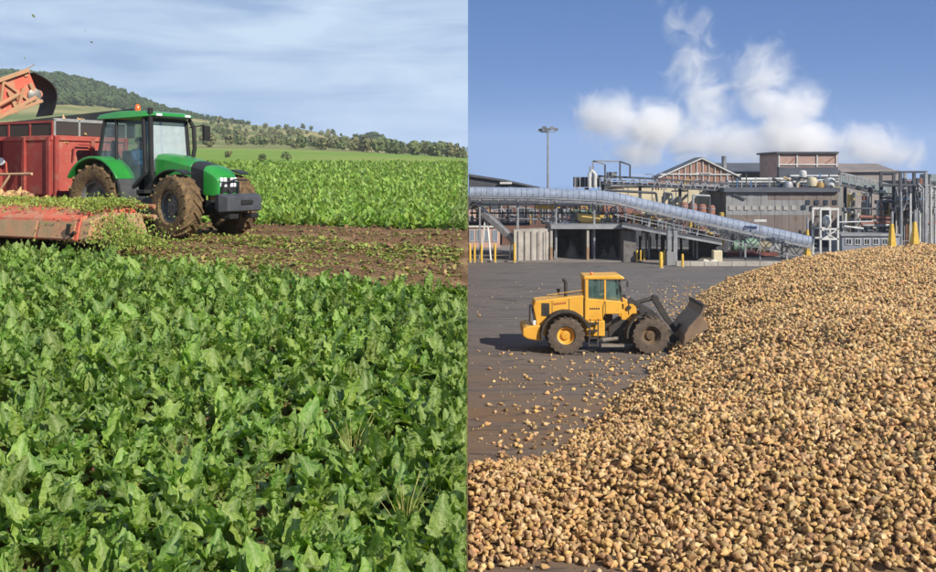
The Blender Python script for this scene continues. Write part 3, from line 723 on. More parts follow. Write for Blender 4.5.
for s in (-1, 1):
    MB().poly([(.46, s * .765, 1.2), (.93, s * .765, 1.2), (cabx1 + .02, s * .735, 1.6), (cabx1 - .08, s * .70, 2.87), (.40, s * .725, 2.87)], [(0, 1, 2, 3, 4)]).build('door_glass', M_GLASS, tr)
    MB().poly([(.38, s * .765, 1.33), (.33, s * .725, 2.87), (cabx0 - .07, s * .70, 2.87), (cabx0 - .26, s * .735, 1.9)], [(0, 1, 2, 3)]).build('side_glass', M_GLASS, tr)
MB().poly([(cabx0 - .28, -.7, 1.9), (cabx0 - .28, .7, 1.9), (cabx0 - .08, .66, 2.87), (cabx0 - .08, -.66, 2.87)], [(0, 1, 2, 3)]).build('rear_glass', M_GLASS, tr)
# exhaust stack, air intake, mirrors, beacon
MB().tube([(1.52, -.62, 1.5), (1.52, -.66, 2.0), (1.50, -.66, 3.02), (1.50, -.66, 3.18)], .065, 12).build('exhaust_stack', M_RUBBER, tr, smooth=True)
MB().tube([(1.5, .72, 1.75), (1.55, .78, 2.2), (1.50, .80, 2.75), (1.36, .78, 2.95)], .055, 10).build('air_intake', M_RUBBER, tr, smooth=True)
for s in (1,):
    mo = MB(); mo.tube([(1.4, s * .75, 2.75), (1.62, s * 1.05, 2.82), (1.62, s * 1.12, 2.75)], .02, 6); mo.box(1.58, 1.66, s * 1.02, s * 1.24, 2.42, 2.80)
    mo.build('mirror', M_RUBBER, tr, bevel=.015)
    MB().box(1.44, 1.52, s * .80 - .06, s * .80 + .06, 1.66, 1.76).build('marker_light', M_LAMP, tr, bevel=.01)
b1 = MB().tube([(-.2, .45, 3.03), (-.2, .45, 3.22)], .02, 6).build('beacon_pole', M_BLACK, tr)
MB().lathe([(.075, 0), (.08, .05), (.07, .16), (.03, .2)], (-.2, .45, 3.20), (0, 0, 1), 14).build('beacon', M_AMBER, b1, smooth=True)
seat = MB(); seat.box(.05, .55, -.26, .26, 1.40, 1.56); seat.box(-.02, .12, -.25, .25, 1.5, 2.15); seat.box(.1, .5, -.2, .2, 1.13, 1.4); seat.build('seat', M_RUBBER, tr, bevel=.04)
sw = MB(); sw.tube([(.95 + .04 * math.cos(a), .19 * math.sin(a), 1.93 + .19 * math.cos(a) * .6) for a in np.linspace(0, 6.28, 17)], .016, 6); sw.bar((.95, 0, 1.93), (1.15, 0, 1.5), .05); sw.build('steering_wheel', M_RUBBER, tr)
def loc_in(o, p):
    return Matrix.LocRotScale(Vector(o.location), Euler(o.rotation_euler), Vector((1, 1, 1))) @ Vector(p)
person('driver in a blue shirt seated inside the green tractor cab', loc_in(tr, (.38, 0, 1.15)), HEAD, c(52, 104, 150), c(40, 48, 66))
# drawbar hitch
MB().bar((-.9, 0, .55), (-2.0, 0, .62), .12).build('hitch_bar', M_BLACK, tr)

# ------------------------------------------------------------------ red tipping trailer behind the tractor
M_RED = mat('trailer_red', c(160, 66, 58), c(138, 56, 50), 1.1, .7, dirt=(c(150, 112, 92), .5, .55))
M_REDP = mat('trailer_red_faded', c(178, 84, 72), c(160, 72, 62), 1.1, .7, dirt=(c(170, 130, 104), .5, .6))
uq, vq = uv_of(-10.84, 26.1)
tx, ty = xy_of(uq, vq + 1.2)
tl = thing('beet_trailer', 'red high-sided tipping trailer being filled with beets beside the harvester', 'trailer', (tx, ty, FIELD_Z), HEAD)   # local x=0 front wall, y=-1.2 near side
LEN = 6.2
for s, nm in ((-1, 'side_wall'), (1, 'side_wall')):
    w = MB().box(-LEN, 0, s * 1.2 - .03, s * 1.2 + .03, 1.0, 2.42).build(nm, M_RED, tl, bevel=.01)
    for k in range(7): MB().box(-LEN + .08 + k * (LEN - .16) / 6 - .06, -LEN + .08 + k * (LEN - .16) / 6 + .06, s * 1.23, s * 1.30, .95, 2.5).build('side_post', M_RED, w)
    MB().box(-LEN, .02, s * 1.2 - .06, s * 1.2 + .07, 2.42, 2.54).build('top_rail', M_REDP, w, bevel=.01)
    # extension board above
    e = MB()
    if s < 0:
        for k in range(8):
            x = -LEN + k * LEN / 7; e.box(x - .03, x + .03, -1.23, -1.18, 2.54, 2.92)
        e.box(-LEN, 0, -1.23, -1.18, 2.88, 2.94)
        e.build('extension_frame', M_RED, tl)
        MB().box(-LEN + .03, -.03, -1.21, -1.195, 2.545, 2.875).build('mesh_panel', mat('dark_mesh', c(52, 50, 48), c(70, 60, 54), 30, .9), tl)
    else:
        e.prism([(-LEN, 2.54), (.35, 2.54), (.35, 3.38), (-LEN, 3.10)], 1.18, 1.22); e.build('far_board', mat('dark_board', c(70, 74, 72), c(52, 56, 56), 1.5, .8), tl)
fw = MB().box(-.03, .03, -1.17, 1.17, 1.0, 2.42).build('front_wall', M_REDP, tl, bevel=.01)
for y in (-1.14, 0, 1.14): MB().box(.03, .10, y - .06, y + .06, .95, 2.52).build('front_post', M_RED, fw)
MB().box(-.05, .08, -1.2, 1.2, 2.42, 2.55).build('front_rail', M_REDP, fw, bevel=.01)
fr = MB()
for y in (-1.17, -.4, .4, 1.17): fr.box(.0, .05, y - .03, y + .03, 2.55, 2.98)
fr.box(.0, .05, -1.2, 1.2, 2.92, 3.0); fr.build('headboard_frame', mat('galvanised', c(176, 178, 172), c(150, 150, 146), 4, .5, metal=.3), tl)
MB().box(.015, .03, -1.17, 1.17, 2.56, 2.92).build('headboard_mesh', MATS['dark_mesh'], tl)
MB().tube([(.11, -.65, 1.9), (.15, -.65, 2.25), (.15, -.55, 2.32), (.15, -.15, 2.32), (.15, -.05, 2.25), (.11, -.05, 1.9)], .022, 6).build('hand_loop', M_RED, tl)
MB().box(-LEN, .05, -1.15, 1.15, .92, 1.0).build('floor', M_RED, tl)
MB().box(-LEN, .3, -.45, .45, .72, .92).bar((.25, 0, .8), (1.6, 0, .64), .16).build('drawbar', M_RED, tl, bevel=.01)
MB().box(-LEN - .03, -LEN + .03, -1.17, 1.17, 1.0, 2.42).build('tailgate', M_RED, tl)
for x in (-2.6, -3.9):
    for y in (-.9, .9): wheel(tl, x, y, .56, .56, .42, .30, 16, M_TYRE_MUD, M_STEEL, 1 if y > 0 else -1)
# load of beets heaped in the trailer
def beet_mesh(seed, m, n=9):
    r = np.random.default_rng(seed); prof = [(.008, -.175), (.02, -.13), (.044, -.075), (.070, -.015), (.084, .035), (.076, .078), (.056, .098), (.03, .104)]
    prof = [(a * r.uniform(.9, 1.12), b) for a, b in prof]
    ax = 1 + .25 * r.normal(); V, F = [], []
    ph = r.uniform(0, 6)
    for i, (rr, h) in enumerate(prof):
        for k in range(n):
            a = 2 * math.pi * k / n; q = rr * (1 + .13 * r.normal() * (rr > .03) + .12 * math.cos(2 * a + ph)); V.append((q * math.cos(a) * (1 + .1 * (ax - 1)) + .012 * math.sin(h * 20 + ph), q * math.sin(a), h * (1.0 + .12 * (ax - 1))))
    for i in range(len(prof) - 1):
        for k in range(n): F.append((i * n + k, i * n + (k + 1) % n, (i + 1) * n + (k + 1) % n, (i + 1) * n + k))
    F.append(tuple(range(n))[::-1]); F.append(tuple((len(prof) - 1) * n + k for k in range(n)))
    return np_mesh('beet', V, F, m)
M_BEET = mat('beet_skin', c(212, 175, 118), c(182, 141, 89), 9, .75, rnd=.28, bump=.6, bscale=50, dirt=(c(96, 76, 56), .54, .8))
M_BEET_B = mat('beet_skin_pale', c(222, 194, 148), c(194, 158, 108), 12, .75, rnd=.25, bump=.6, bscale=50, dirt=(c(116, 92, 66), .56, .7))
M_BEET_C = mat('beet_skin_muddy', c(172, 138, 96), c(138, 108, 76), 12, .85, rnd=.3, bump=.6, bscale=50, dirt=(c(76, 60, 46), .52, .8))
BEET = [beet_mesh(70 + i, (M_BEET, M_BEET, M_BEET_B, M_BEET, M_BEET_C, M_BEET, M_BEET_B, M_BEET)[i]) for i in range(8)]
n = 1500; A = np.c_[rng.uniform(-LEN + .1, -.1, n), rng.uniform(-1.1, 1.1, n)]
hz = 2.2 + .75 * np.exp(-((A[:, 0] + .75) / 1.0) ** 2 - (A[:, 1] / .9) ** 2) + rng.normal(0, .06, n)
W3 = np.array([loc_in(tl, p) for p in np.c_[A, hz]])
o = scatter('beet_load', W3, rng.uniform(0, 6, (n, 3)), rng.uniform(.85, 1.2, n), rng.integers(0, 8, n), BEET); tag(o, 'heap of freshly lifted beets inside the red trailer', 'beets')
MB().box(-LEN + .1, -.1, -1.15, 1.15, 1.9, 2.15).build('load_core', M_BEET, tl)

# ------------------------------------------------------------------ beet harvester at the left edge
M_ORANGE = mat('harvester_red', c(208, 104, 78), c(190, 84, 62), 1.0, .65, dirt=(c(176, 140, 108), .47, .8))
M_DUST = mat('dusty_red', c(190, 128, 96), c(172, 142, 108), 1.4, .8, dirt=(c(156, 134, 100), .45, .9))
hu, hv = -16.6, 13.5
hx, hy = xy_of(hu, hv)
hs = thing('beet_harvester', 'dusty orange-red beet harvester with raised unloading elevator at the left edge', 'harvester', (hx, hy, FIELD_Z), HEAD)  # local x=0 right end of the topper casing, y=0 near face
MB().loft([[(x, 0, .18), (x, .1, .62), (x, .55, .82), (x, 1.5, .80), (x, 1.7, .25)] for x in (-7.5, -.3)]).build('topper_casing', M_ORANGE, hs, bevel=.02)
MB().loft([[(x, .02, .2), (x, .12, .58), (x, .5, .74), (x, 1.4, .70), (x, 1.6, .25)] for x in (-.298, .0)]).build('end_cheek', M_DUST, hs, bevel=.02)
for x0, x1 in ((-3.9, -3.05), (-2.95, -1.6), (-1.5, -.4)):
    MB().poly([(x0, -.02, .22), (x1, -.02, .22), (x1, .06, .56), (x0, .06, .56), (x0, .02, .22), (x1, .02, .22), (x1, .10, .56), (x0, .10, .56)], [(0, 1, 2, 3), (4, 7, 6, 5), (0, 4, 5, 1), (2, 6, 7, 3), (0, 3, 7, 4), (1, 5, 6, 2)]).build('cover_panel', M_ORANGE if x0 < -3 else M_DUST, hs)
for x in (-3.45, -.55):
    MB().bar((x, -.02, .30), (x + .08, -.05, .52), .07).bar((x + .10, -.03, .28), (x + .25, -.04, .36), .06).build('latch', M_RUBBER, hs, bevel=.01)
MB().tube([(.2, 1.6, .62), (-4.5, 1.9, .66)], .05, 8).build('guide_pipe', M_DUST, hs, smooth=True)
MB().tube([(-.9, 1.6, .84), (.15, 1.62, .84)], .05, 8).build('side_pipe', mat('rusty_pipe', c(176, 120, 86), c(150, 96, 70), 4, .7), hs, smooth=True)
# frame, pale pipe and lamp behind
MB().tube([(-9.5, 3.0, 1.50), (-5.75, 3.0, 1.54)], .035, 8).tube([(-6.6, 3.0, 1.53), (-7.1, 2.9, .9)], .03, 8).build('hydraulic_pipe', mat('pale_pipe', c(206, 176, 140), c(180, 150, 116), 4, .6), hs, smooth=True)
MB().lathe([(.07, 0), (.10, .05), (.10, .08)], (-6.75, 2.9, 1.86), (.1, -1, 0), 14).build('work_lamp', M_LAMP, hs, smooth=True)
MB().bar((-6.75, 3.0, 1.5), (-6.75, 2.97, 1.86), .03).build('lamp_post', M_ORANGE, hs)
MB().box(-12, -8.6, 1.8, 4.2, .9, 2.7).build('cleaning_hopper', M_ORANGE, hs, bevel=.03)
MB().box(-11, -4.6, 2.2, 2.5, .55, .8).box(-11, -4.6, 3.6, 3.8, .55, .8).build('main_frame', M_ORANGE, hs, bevel=.02)
for y in (2.2, 4.2): wheel(hs, -9.5, y, .62, .62, .42, .32, 16, M_TYRE_MUD, M_STEEL, 1 if y > 3 else -1)
wheel(hs, -5.2, 2.9, .45, .45, .28, .22, 14, M_TYRE_MUD, M_STEEL, -1)
# heap of lifted beets and trash on the intake
# unloading elevator: from the hopper up over the trailer
w0 = P(-125, 150, 22.6); w1 = P(29, 93, 24.9)
inv = Matrix.LocRotScale(Vector(hs.location), Euler(hs.rotation_euler), Vector((1, 1, 1))).inverted()
e0, e1 = inv @ w0, inv @ w1
d = (e1 - e0).normalized(); sdv = d.cross(Vector((0, 0, 1))).normalized(); upv = sdv.cross(d)
el = MB()
for s in (-.55, .55): el.bar(e0 + sdv * s + upv * .22, e1 + sdv * s + upv * .16, .07, .78)
el.build('elevator_cheek', M_ORANGE, hs, bevel=.01)
L_ = (e1 - e0).length
eb = MB().bar(e0, e1, 1.04, .08).build('elevator_belt', M_RUBBER, hs)
for k in range(8):
    p = e0 + d * (L_ * (k + .5) / 8); MB().bar(p - sdv * .52 + upv * .10, p + sdv * .52 + upv * .10, .05, .14).build('belt_cleat', M_STEEL, eb)
hd = MB(); 
for k in range(5):
    p = e0 + d * (L_ - .1 - k * .55); hd.bar(p + sdv * .62 + upv * .25, p + sdv * .62 - upv * .25, .09); hd.bar(p - sdv * .62 + upv * .46, p + sdv * .62 + upv * .46, .08)
hd.bar(e1 + sdv * .64 - d * 2.2 - upv * .42, e1 + sdv * .64 - d * .1 - upv * .1, .09); hd.bar(e1 + sdv * .64 - d * 1.4 - upv * .4, e1 + sdv * .64 - d * 1.0 + upv * .2, .07); hd.bar(e1 + sdv * .64 - d * .7 - upv * .3, e1 + sdv * .64 - d * .3 + upv * .2, .07)
for k in range(9):
    p = e0 + d * (L_ - .25 - k * .42); hd.bar(p + sdv * .63 + upv * (.5 if k % 2 else -.2), p - d * .42 + sdv * .63 + upv * (-.2 if k % 2 else .5), .06)
hd.bar(e0 + sdv * .64 + upv * .56, e1 + sdv * .64 + upv * .56, .10); hd.bar(e0 + sdv * .64 - upv * .24, e1 + sdv * .64 - upv * .24, .08); hd.tube([e1 + sdv * .72 - d * 1.9 - upv * .1, e1 + sdv * .72 - d * .5 + upv * .1], .055, 8)
hd.build('elevator_bracing', M_DUST, hs, bevel=.01)
MB().lathe([(.10, -.64), (.10, .64)], e1 - d * .02 - upv * .06, sdv, 14).build('head_roller', M_ORANGE, hs, smooth=True)
MB().lathe([(.16, 0), (.16, .05), (.05, .08)], e1 + sdv * .60 - d * .12 - upv * .05, sdv, 16).build('drive_sprocket', M_STEEL, hs, smooth=True)
fl = MB(); sec = []
for k in range(9):
    t = k / 8; p = e1 + d * (.10 + .34 * math.sin(math.pi * t)) + upv * (.46 - 1.12 * t)
    sec.append([p - sdv * .55, p + sdv * .55, p + sdv * .55 + d * .03, p - sdv * .55 + d * .03])
fl.loft(sec).build('rubber_flap', M_RUBBER, hs, smooth=True)
MB().tube([e1 + upv * .48 - sdv * .4, e1 + upv * .60 + d * .55 - sdv * .4], .02, 6).build('flap_rod', M_STEEL, hs)
MB().bar(inv @ P(-118, 215, 22.6), e0 - upv * .1, .14).bar(inv @ P(-118, 190, 22.6), e0 + d * 1.6 - upv * .25, .09).build('elevator_strut', M_ORANGE, hs)
# shredded leaves piled on and flung from the topper
n = 10500
ux = np.concatenate([rng.uniform(-5.2, -.1, 5200), rng.uniform(-.6, .9, 3800), np.clip(rng.normal(-.1, .9, 1500), -2.5, 1.4)])
vy = np.concatenate([rng.normal(1.0, .38, 5200), rng.normal(.6, .42, 3800), rng.normal(.6, .5, 1500)])
top = np.where(ux < 0, .80 + .14 * np.clip(1 - ((vy - .95) / .65) ** 2, -.6, 1), np.clip(.84 - .75 * np.clip(ux, 0, 2), .02, 1) * np.clip(1 - ((vy - .6) / .9) ** 2, 0, 1))
zz = np.where(ux < 0, np.maximum(top, .25) + rng.uniform(-.03, .08, n), top * rng.uniform(.0, 1.0, n) ** .6 + .02)
zz[9000:] = rng.uniform(.1, 1.15, 1500) * np.clip(1.1 - np.abs(ux[9000:]) * .45, .15, 1)
keep = (vy > -.15) & (vy < 2.1) & ~((ux < 0) & (vy < .22) & (np.arange(n) < 9000))
W3 = np.array([loc_in(hs, p) for p in np.c_[ux, vy, zz][keep]]); n = len(W3)
o = scatter('shredded_leaves', W3, rng.uniform(-1, 6, (n, 3)), rng.uniform(.18, .5, n), rng.choice([0, 2, 4, 0, 2, 1], n), litter); tag(o, 'yellow-green shredded beet leaves heaped over the harvester topper', 'leaf litter')
n = 160; A = np.c_[rng.normal(-5.6, .55, n), rng.normal(2.2, .3, n)]; hz = .75 + .35 * np.exp(-((A[:, 0] + 5.6) / .6) ** 2) * rng.uniform(.3, 1, n)
W3 = np.array([loc_in(hs, p) for p in np.c_[A, hz]])
o = scatter('lifted_beets', W3, rng.uniform(0, 6, (n, 3)), rng.uniform(.8, 1.1, n), rng.integers(0, 8, n), BEET); tag(o, 'muddy beets heaped on the harvester intake', 'beets')
# scraps of leaf flung high by the machine
for px, py, s, lab in ((32, 14, .55, 'highest green leaf scrap flying in the sky'), (86, 28, .5, 'leaf scrap flying in the sky, rightmost upper one'), (90, 42, .4, 'small leaf scrap flying just below the rightmost upper one'), (25, 57, .35, 'faint leaf scrap flying above the wooded hill')):
    p = P(px, py, 24); o = link_mesh('flying_leaf', litter[4], None, p, (random.uniform(0, 3), random.uniform(0, 3), random.uniform(0, 6)), (s, s, s)); tag(o, lab, 'leaf', 'leaf scraps in the air')
# ------------------------------------------------------------------ yard (right)
def asphalt():
    m = bpy.data.materials.new('yard_asphalt'); m.use_nodes = True; n, l = m.node_tree.nodes, m.node_tree.links
    b = n['Principled BSDF']; ge = n.new('ShaderNodeNewGeometry')
    def nz(scale, st, det=6, dist=.6):
        mp_ = n.new('ShaderNodeMapping'); mp_.inputs['Scale'].default_value = st; l.new(ge.outputs['Position'], mp_.inputs[0])
        q = n.new('ShaderNodeTexNoise'); q.inputs['Scale'].default_value = scale; q.inputs['Detail'].default_value = det; q.inputs['Roughness'].default_value = .65; q.inputs['Distortion'].default_value = dist; l.new(mp_.outputs[0], q.inputs['Vector']); return q.outputs['Fac']
    def ramp(s, a, b_, t0=0.0, t1=1.0):
        r = n.new('ShaderNodeMapRange'); r.inputs['From Min'].default_value = a; r.inputs['From Max'].default_value = b_; r.inputs['To Min'].default_value = t0; r.inputs['To Max'].default_value = t1; l.new(s, r.inputs['Value']); return r.outputs[0]
    def mix(f, a, cc):
        x = n.new('ShaderNodeMixRGB'); x.inputs[2].default_value = cc; l.new(f, x.inputs[0])
        if isinstance(a, tuple): x.inputs[1].default_value = a
        else: l.new(a, x.inputs[1])
        return x.outputs[0]
    o = mix(ramp(nz(.35, (.35, 1, 1)), .35, .68), c(98, 94, 92), c(114, 106, 99))
    sy = n.new('ShaderNodeSeparateXYZ'); l.new(ge.outputs['Position'], sy.inputs[0])
    near = n.new('ShaderNodeMapRange'); near.inputs['From Min'].default_value = 52; near.inputs['From Max'].default_value = 34; l.new(sy.outputs['Y'], near.inputs['Value'])
    mud = n.new('ShaderNodeMath'); mud.operation = 'MULTIPLY'; l.new(near.outputs[0], mud.inputs[0]); l.new(ramp(nz(.55, (.28, 1.3, 1), 8), .32, .6, .15, .95), mud.inputs[1])
    o = mix(mud.outputs[0], o, c(120, 96, 72))                       # trodden beet soil round the heap
    o = mix(ramp(nz(.9, (.3, 1.1, 1), 8, 2.2), .53, .62, 0, .7), o, c(62, 60, 60))   # dark tyre and drag streaks
    o = mix(ramp(nz(9, (1, 1, 1), 4), .66, .72, 0, .55), o, c(170, 146, 112))   # crumbs of soil and beet
    l.new(o, b.inputs['Base Color']); b.inputs['Roughness'].default_value = .85; b.inputs['Specular IOR Level'].default_value = .3
    bp = n.new('ShaderNodeBump'); bp.inputs['Strength'].default_value = .5; bp.inputs['Distance'].default_value = .03; l.new(nz(14, (1, 1, 1), 8), bp.inputs['Height']); l.new(bp.outputs[0], b.inputs['Normal'])
    return m
g = MB(); xs_ = [-.004, 60, 200, 900]; ys_ = [-30, 0, 60, 140, 250, 400]
g.poly([(x, y, 0) for y in ys_ for x in xs_], [(j * 4 + i, j * 4 + i + 1, j * 4 + i + 5, j * 4 + i + 4) for j in range(5) for i in range(3)])
tag(g.build('yard', asphalt()), 'dark asphalt factory yard with brown soil smears', kind='structure')
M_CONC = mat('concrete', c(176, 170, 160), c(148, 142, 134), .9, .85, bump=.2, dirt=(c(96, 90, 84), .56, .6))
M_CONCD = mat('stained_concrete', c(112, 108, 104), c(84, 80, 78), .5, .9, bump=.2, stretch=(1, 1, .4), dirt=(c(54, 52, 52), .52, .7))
MB().box(.0, 80, 94.2, 150, -.3, .10).build('apron', mat('apron_concrete', c(132, 126, 120), c(112, 106, 100), .6, .9)).update_tag()
tag(bpy.data.objects['apron'], 'raised concrete apron in front of the storage bays', kind='structure')
kb = MB()
for k in range(10):
    x0 = fx(676, 90) + k * 1.25; kb = MB().box(x0, x0 + 1.22, 89.8, 90.2, 0, .42)
    tag(kb.build('concrete_barrier', M_CONC, bevel=.03), 'pale concrete barrier block in the low row behind the loader', 'barrier', 'low concrete barrier row')

# ------------------------------------------------------------------ beet heap
TOE = np.array([(-3, 20.9), (0, 20.9), (2.5, 20.7), (5, 20.4), (12, 19.2), (45, 17), (60, 40), (50, 82), (26, 77), (18.5, 72), (15.2, 66), (12.6, 57), (10.6, 50.5), (9.4, 46.2), (7.6, 41.3), (6.2, 37.6), (4.7, 33.9), (3.7, 31.2), (1.9, 28.9), (0, 27.6), (-3, 26.6)])
def heap_d(x, y):
    x, y = np.asarray(x, float), np.asarray(y, float); dmin = np.full(x.shape, 1e9); ins = np.zeros(x.shape, bool)
    n = len(TOE)
    for i in range(n):
        a, b = TOE[i], TOE[(i + 1) % n]; ab = b - a
        t = np.clip(((x - a[0]) * ab[0] + (y - a[1]) * ab[1]) / (ab @ ab), 0, 1)
        dmin = np.minimum(dmin, np.hypot(x - a[0] - t * ab[0], y - a[1] - t * ab[1]))
        cond = ((a[1] > y) != (b[1] > y)) & (x < (b[0] - a[0]) * (y - a[1]) / (b[1] - a[1] + 1e-12) + a[0]); ins ^= cond
    return np.where(ins, dmin, -dmin)
def heap_z(x, y):
    dd = heap_d(x, y) + .5 * (vnoise(x, y, .45, 21) - .5) * 2
    sl = .24 + .34 * sstep(1, 12, x)
    cap = 3.75 - 1.2 * sstep(40, 22, y)
    z = cap * (1 - np.exp(-np.clip(dd, 0, None) * sl / cap * 1.12))
    z = z * (1 + .12 * (vnoise(x, y, .22, 22) - .5)) + .28 * (vnoise(x, y, .6, 23) - .5) * sstep(.5, 3, dd) + .16 * (vnoise(x, y, 1.7, 24) - .5) * sstep(.5, 2, dd)
    return np.where(dd > 0, np.maximum(z, 0), -1)
hx_ = np.arange(.0, 45, .5); hy_ = np.arange(18, 84, .5)
HX, HYg = np.meshgrid(hx_, hy_); HZ = np.maximum(heap_z(HX, HYg) - .12, -.2)
nr2, nc2 = HX.shape; ii = np.arange(nr2 * nc2).reshape(nr2, nc2)
heap_me = np_mesh('beet_heap_core', np.stack([HX, HYg, HZ], -1).reshape(-1, 3), np.stack([ii[:-1, :-1], ii[:-1, 1:], ii[1:, 1:], ii[1:, :-1]], -1).reshape(-1, 4).tolist(), mat('heap_soil', c(120, 96, 66), c(96, 76, 54), 3, .95))
o = bpy.data.objects.new('beet_heap_core', heap_me); col.objects.link(o); tag(o, 'soil and beets deep inside the big beet heap', kind='structure')
pts = []
sp = .124
gx = np.arange(0.02, 42, sp); gy = np.arange(20, 80, sp)
PX, PY = np.meshgrid(gx, gy); PX = PX.ravel() + rng.uniform(-.07, .07, PX.size); PY = PY.ravel() + rng.uniform(-.07, .07, PY.size)
dens = 1.0
px_ = CX + FPX * PX / PY
z = heap_z(PX, PY); dd = heap_d(PX, PY)
ok = (z >= 0) & (px_ < 1090) & (PX > 0.02)
edge_thin = rng.random(PX.size) < sstep(-.1, .9, dd + .5 * (vnoise(PX, PY, .45, 21) - .5) * 2) * .6 + .42
ok &= edge_thin
PX, PY, z = PX[ok], PY[ok], z[ok]
zb = z + rng.normal(.0, .05, len(z)) + .02
extra = rng.random(len(z)) < .26                                        # a looser upper layer
ex = np.c_[PX[extra] + rng.uniform(-.08, .08, extra.sum()), PY[extra] + rng.uniform(-.08, .08, extra.sum()), z[extra] + rng.uniform(.09, .17, extra.sum())]
BP = np.concatenate([np.c_[PX, PY, np.maximum(zb, .06)], ex])
BP = BP[BP[:, 0] > .015]
n = len(BP)
BR = rng.uniform(0, 6.28, (n, 3)); BS = np.clip(rng.normal(.69, .13, n), .4, 1.05); BI = rng.integers(0, 8, n)
# the beets that show largest are things of their own
bx = CX + FPX * BP[:, 0] / BP[:, 1]; by = HY + FPX * (CAMZ - BP[:, 2]) / BP[:, 1]
cand = np.where((bx > 470) & (bx < 940) & (by < 574))[0]
cand = cand[np.argsort(BP[cand, 1])][:225]
single = np.zeros(n, bool); single[cand] = True
for i in cand:
    o = link_mesh('sugar_beet', BEET[BI[i]], None, BP[i], BR[i], (BS[i],) * 3); tag(o, 'tan sugar beet lying at the near edge of the heap, %s' % ('far left' if bx[i] < 560 else 'left of centre' if bx[i] < 700 else 'right of centre' if bx[i] < 830 else 'far right'), 'sugar beet', 'beets at the near edge of the heap')
o = scatter('beet_heap', BP[~single], BR[~single], BS[~single], BI[~single], BEET); tag(o, 'huge heap of tan sugar beets filling the yard at right', 'beet heap')
# loose beets on the asphalt
loose = [(500, 402), (514, 403), (505, 408), (535, 407), (541, 407), (556, 407), (532, 421), (545, 423), (554, 432), (499, 441), (544, 443), (490, 457), (507, 459), (523, 459), (548, 437), (490, 468), (560, 395), (575, 388), (590, 382), (568, 402), (583, 398), (597, 392), (604, 386), (560, 415), (574, 412), (588, 408), (600, 401), (560, 425), (572, 430), (588, 418), (604, 395), (616, 380), (624, 372), (610, 368), (598, 372), (580, 372), (556, 376), (548, 382), (532, 360), (552, 358), (570, 360), (590, 358), (606, 362), (620, 362), (634, 366), (640, 358), (655, 360), (664, 357), (646, 364), (566, 446), (552, 452), (484, 425), (520, 446), (540, 465), (503, 350), (512, 352), (526, 352), (478, 312), (680, 330), (688, 322), (700, 308), (674, 340), (690, 312), (716, 298), (706, 300), (480, 568), (545, 566), (600, 570), (505, 566), (640, 569), (575, 435), (582, 428), (596, 414), (610, 405), (618, 392), (630, 382)]
for px, py in loose[:75]:
    px, py = px + random.uniform(-2, 2), py + random.uniform(-1.5, 1.5)
    Y = CAMZ * FPX / (py - HY + 3); s = random.uniform(.6, .95); zt = max(float(heap_z(fx(px, Y), Y)), 0)
    o = link_mesh('loose_beet', random.choice(BEET), None, (fx(px, Y), Y, .068 * s + zt), (R(90) + random.uniform(-.25, .25), random.uniform(0, 6), random.uniform(0, 6)), (s, s, s))
    tag(o, 'single loose sugar beet fallen on the yard, %s' % ('close below the loader' if py < 385 else 'between loader and heap' if py < 440 else 'just short of the heap edge' if py < 520 else 'in front of the heap'), 'sugar beet', 'loose beets on the yard')

# ------------------------------------------------------------------ wheel loader
M_YEL = mat('loader_yellow', c(228, 174, 62), c(212, 154, 46), 1.2, .5, coat=.1, dirt=(c(160, 122, 74), .57, .55))
M_LBLK = mat('loader_dark', c(62, 58, 54), c(44, 42, 40), 2, .7, dirt=(c(110, 92, 72), .55, .6))
M_BUCKET = mat('bucket_steel', c(134, 112, 90), c(110, 90, 72), 1.5, .7, dirt=(c(72, 62, 54), .55, .6))
K = 21.9
def lx(px): return (px - 566) / K
def lz(py): return (355.0 - py) / K
ld = thing('wheel_loader', 'yellow articulated wheel loader pushing its bucket into the beet heap', 'wheel loader', (fx(566, 45.6), 46.9, 0))
hw = 1.28
for px in (566, 651):
    for s in (-1, 1):
        wheel(ld, lx(px), s * 1.02, .86, .87, .60, .40, 20, M_TYRE, M_YEL if px == 566 else mat('muddy_rim', c(120, 96, 70), c(88, 72, 54), 4, .8), s, chevron=False)
MB().prism([(lx(534), lz(309)), (lx(536), lz(303)), (lx(586), lz(297)), (lx(586), lz(322)), (lx(600), lz(322)), (lx(600), lz(338)), (lx(540), lz(338))], -.72, .72).build('engine_hood', M_YEL, ld, bevel=.05)
for s in (-1, 1):
    MB().box(lx(542.5), lx(550.5), s * .72, s * .735, lz(318), lz(305)).build('side_vent', M_LBLK, ld)
    for k in range(5): MB().bar((lx(543), s * .745, lz(306.5 + 2.5 * k)), (lx(550), s * .745, lz(308 + 2.5 * k)), .03, .03).build('vent_slat', M_LBLK, ld)
MB().box(lx(531.5), lx(534), -.6, .6, lz(328), lz(310)).build('radiator_grille', mat('grille_grey', c(120, 122, 126), c(90, 92, 96), 8, .6), ld, bevel=.01)
MB().prism([(lx(523), lz(337)), (lx(523), lz(329.5)), (lx(527), lz(327.5)), (lx(541), lz(326)), (lx(541), lz(342)), (lx(528), lz(340))], -1.15, 1.15).build('counterweight', M_YEL, ld, bevel=.06)
for s in (-1, 1):
    MB().box(lx(533.5), lx(536.5), s * .75, s * .95, lz(326.5), lz(322)).build('tail_light', M_LAMP, ld, bevel=.02)
    arch(MB(), lx(566), .86, 1.06, 1.15, s * .70, s * 1.36, 18, 190, 12).build('rear_fender', M_LBLK, ld, smooth=True)
    arch(MB(), lx(651), .86, 1.04, 1.12, s * .72, s * 1.36, 100, 186, 8).build('front_fender', M_LBLK, ld, smooth=True)
    MB().box(lx(640), lx(648), s * .72, s * 1.36, .86 + 1.04, .86 + 1.12).build('fender_lip', M_LBLK, ld)
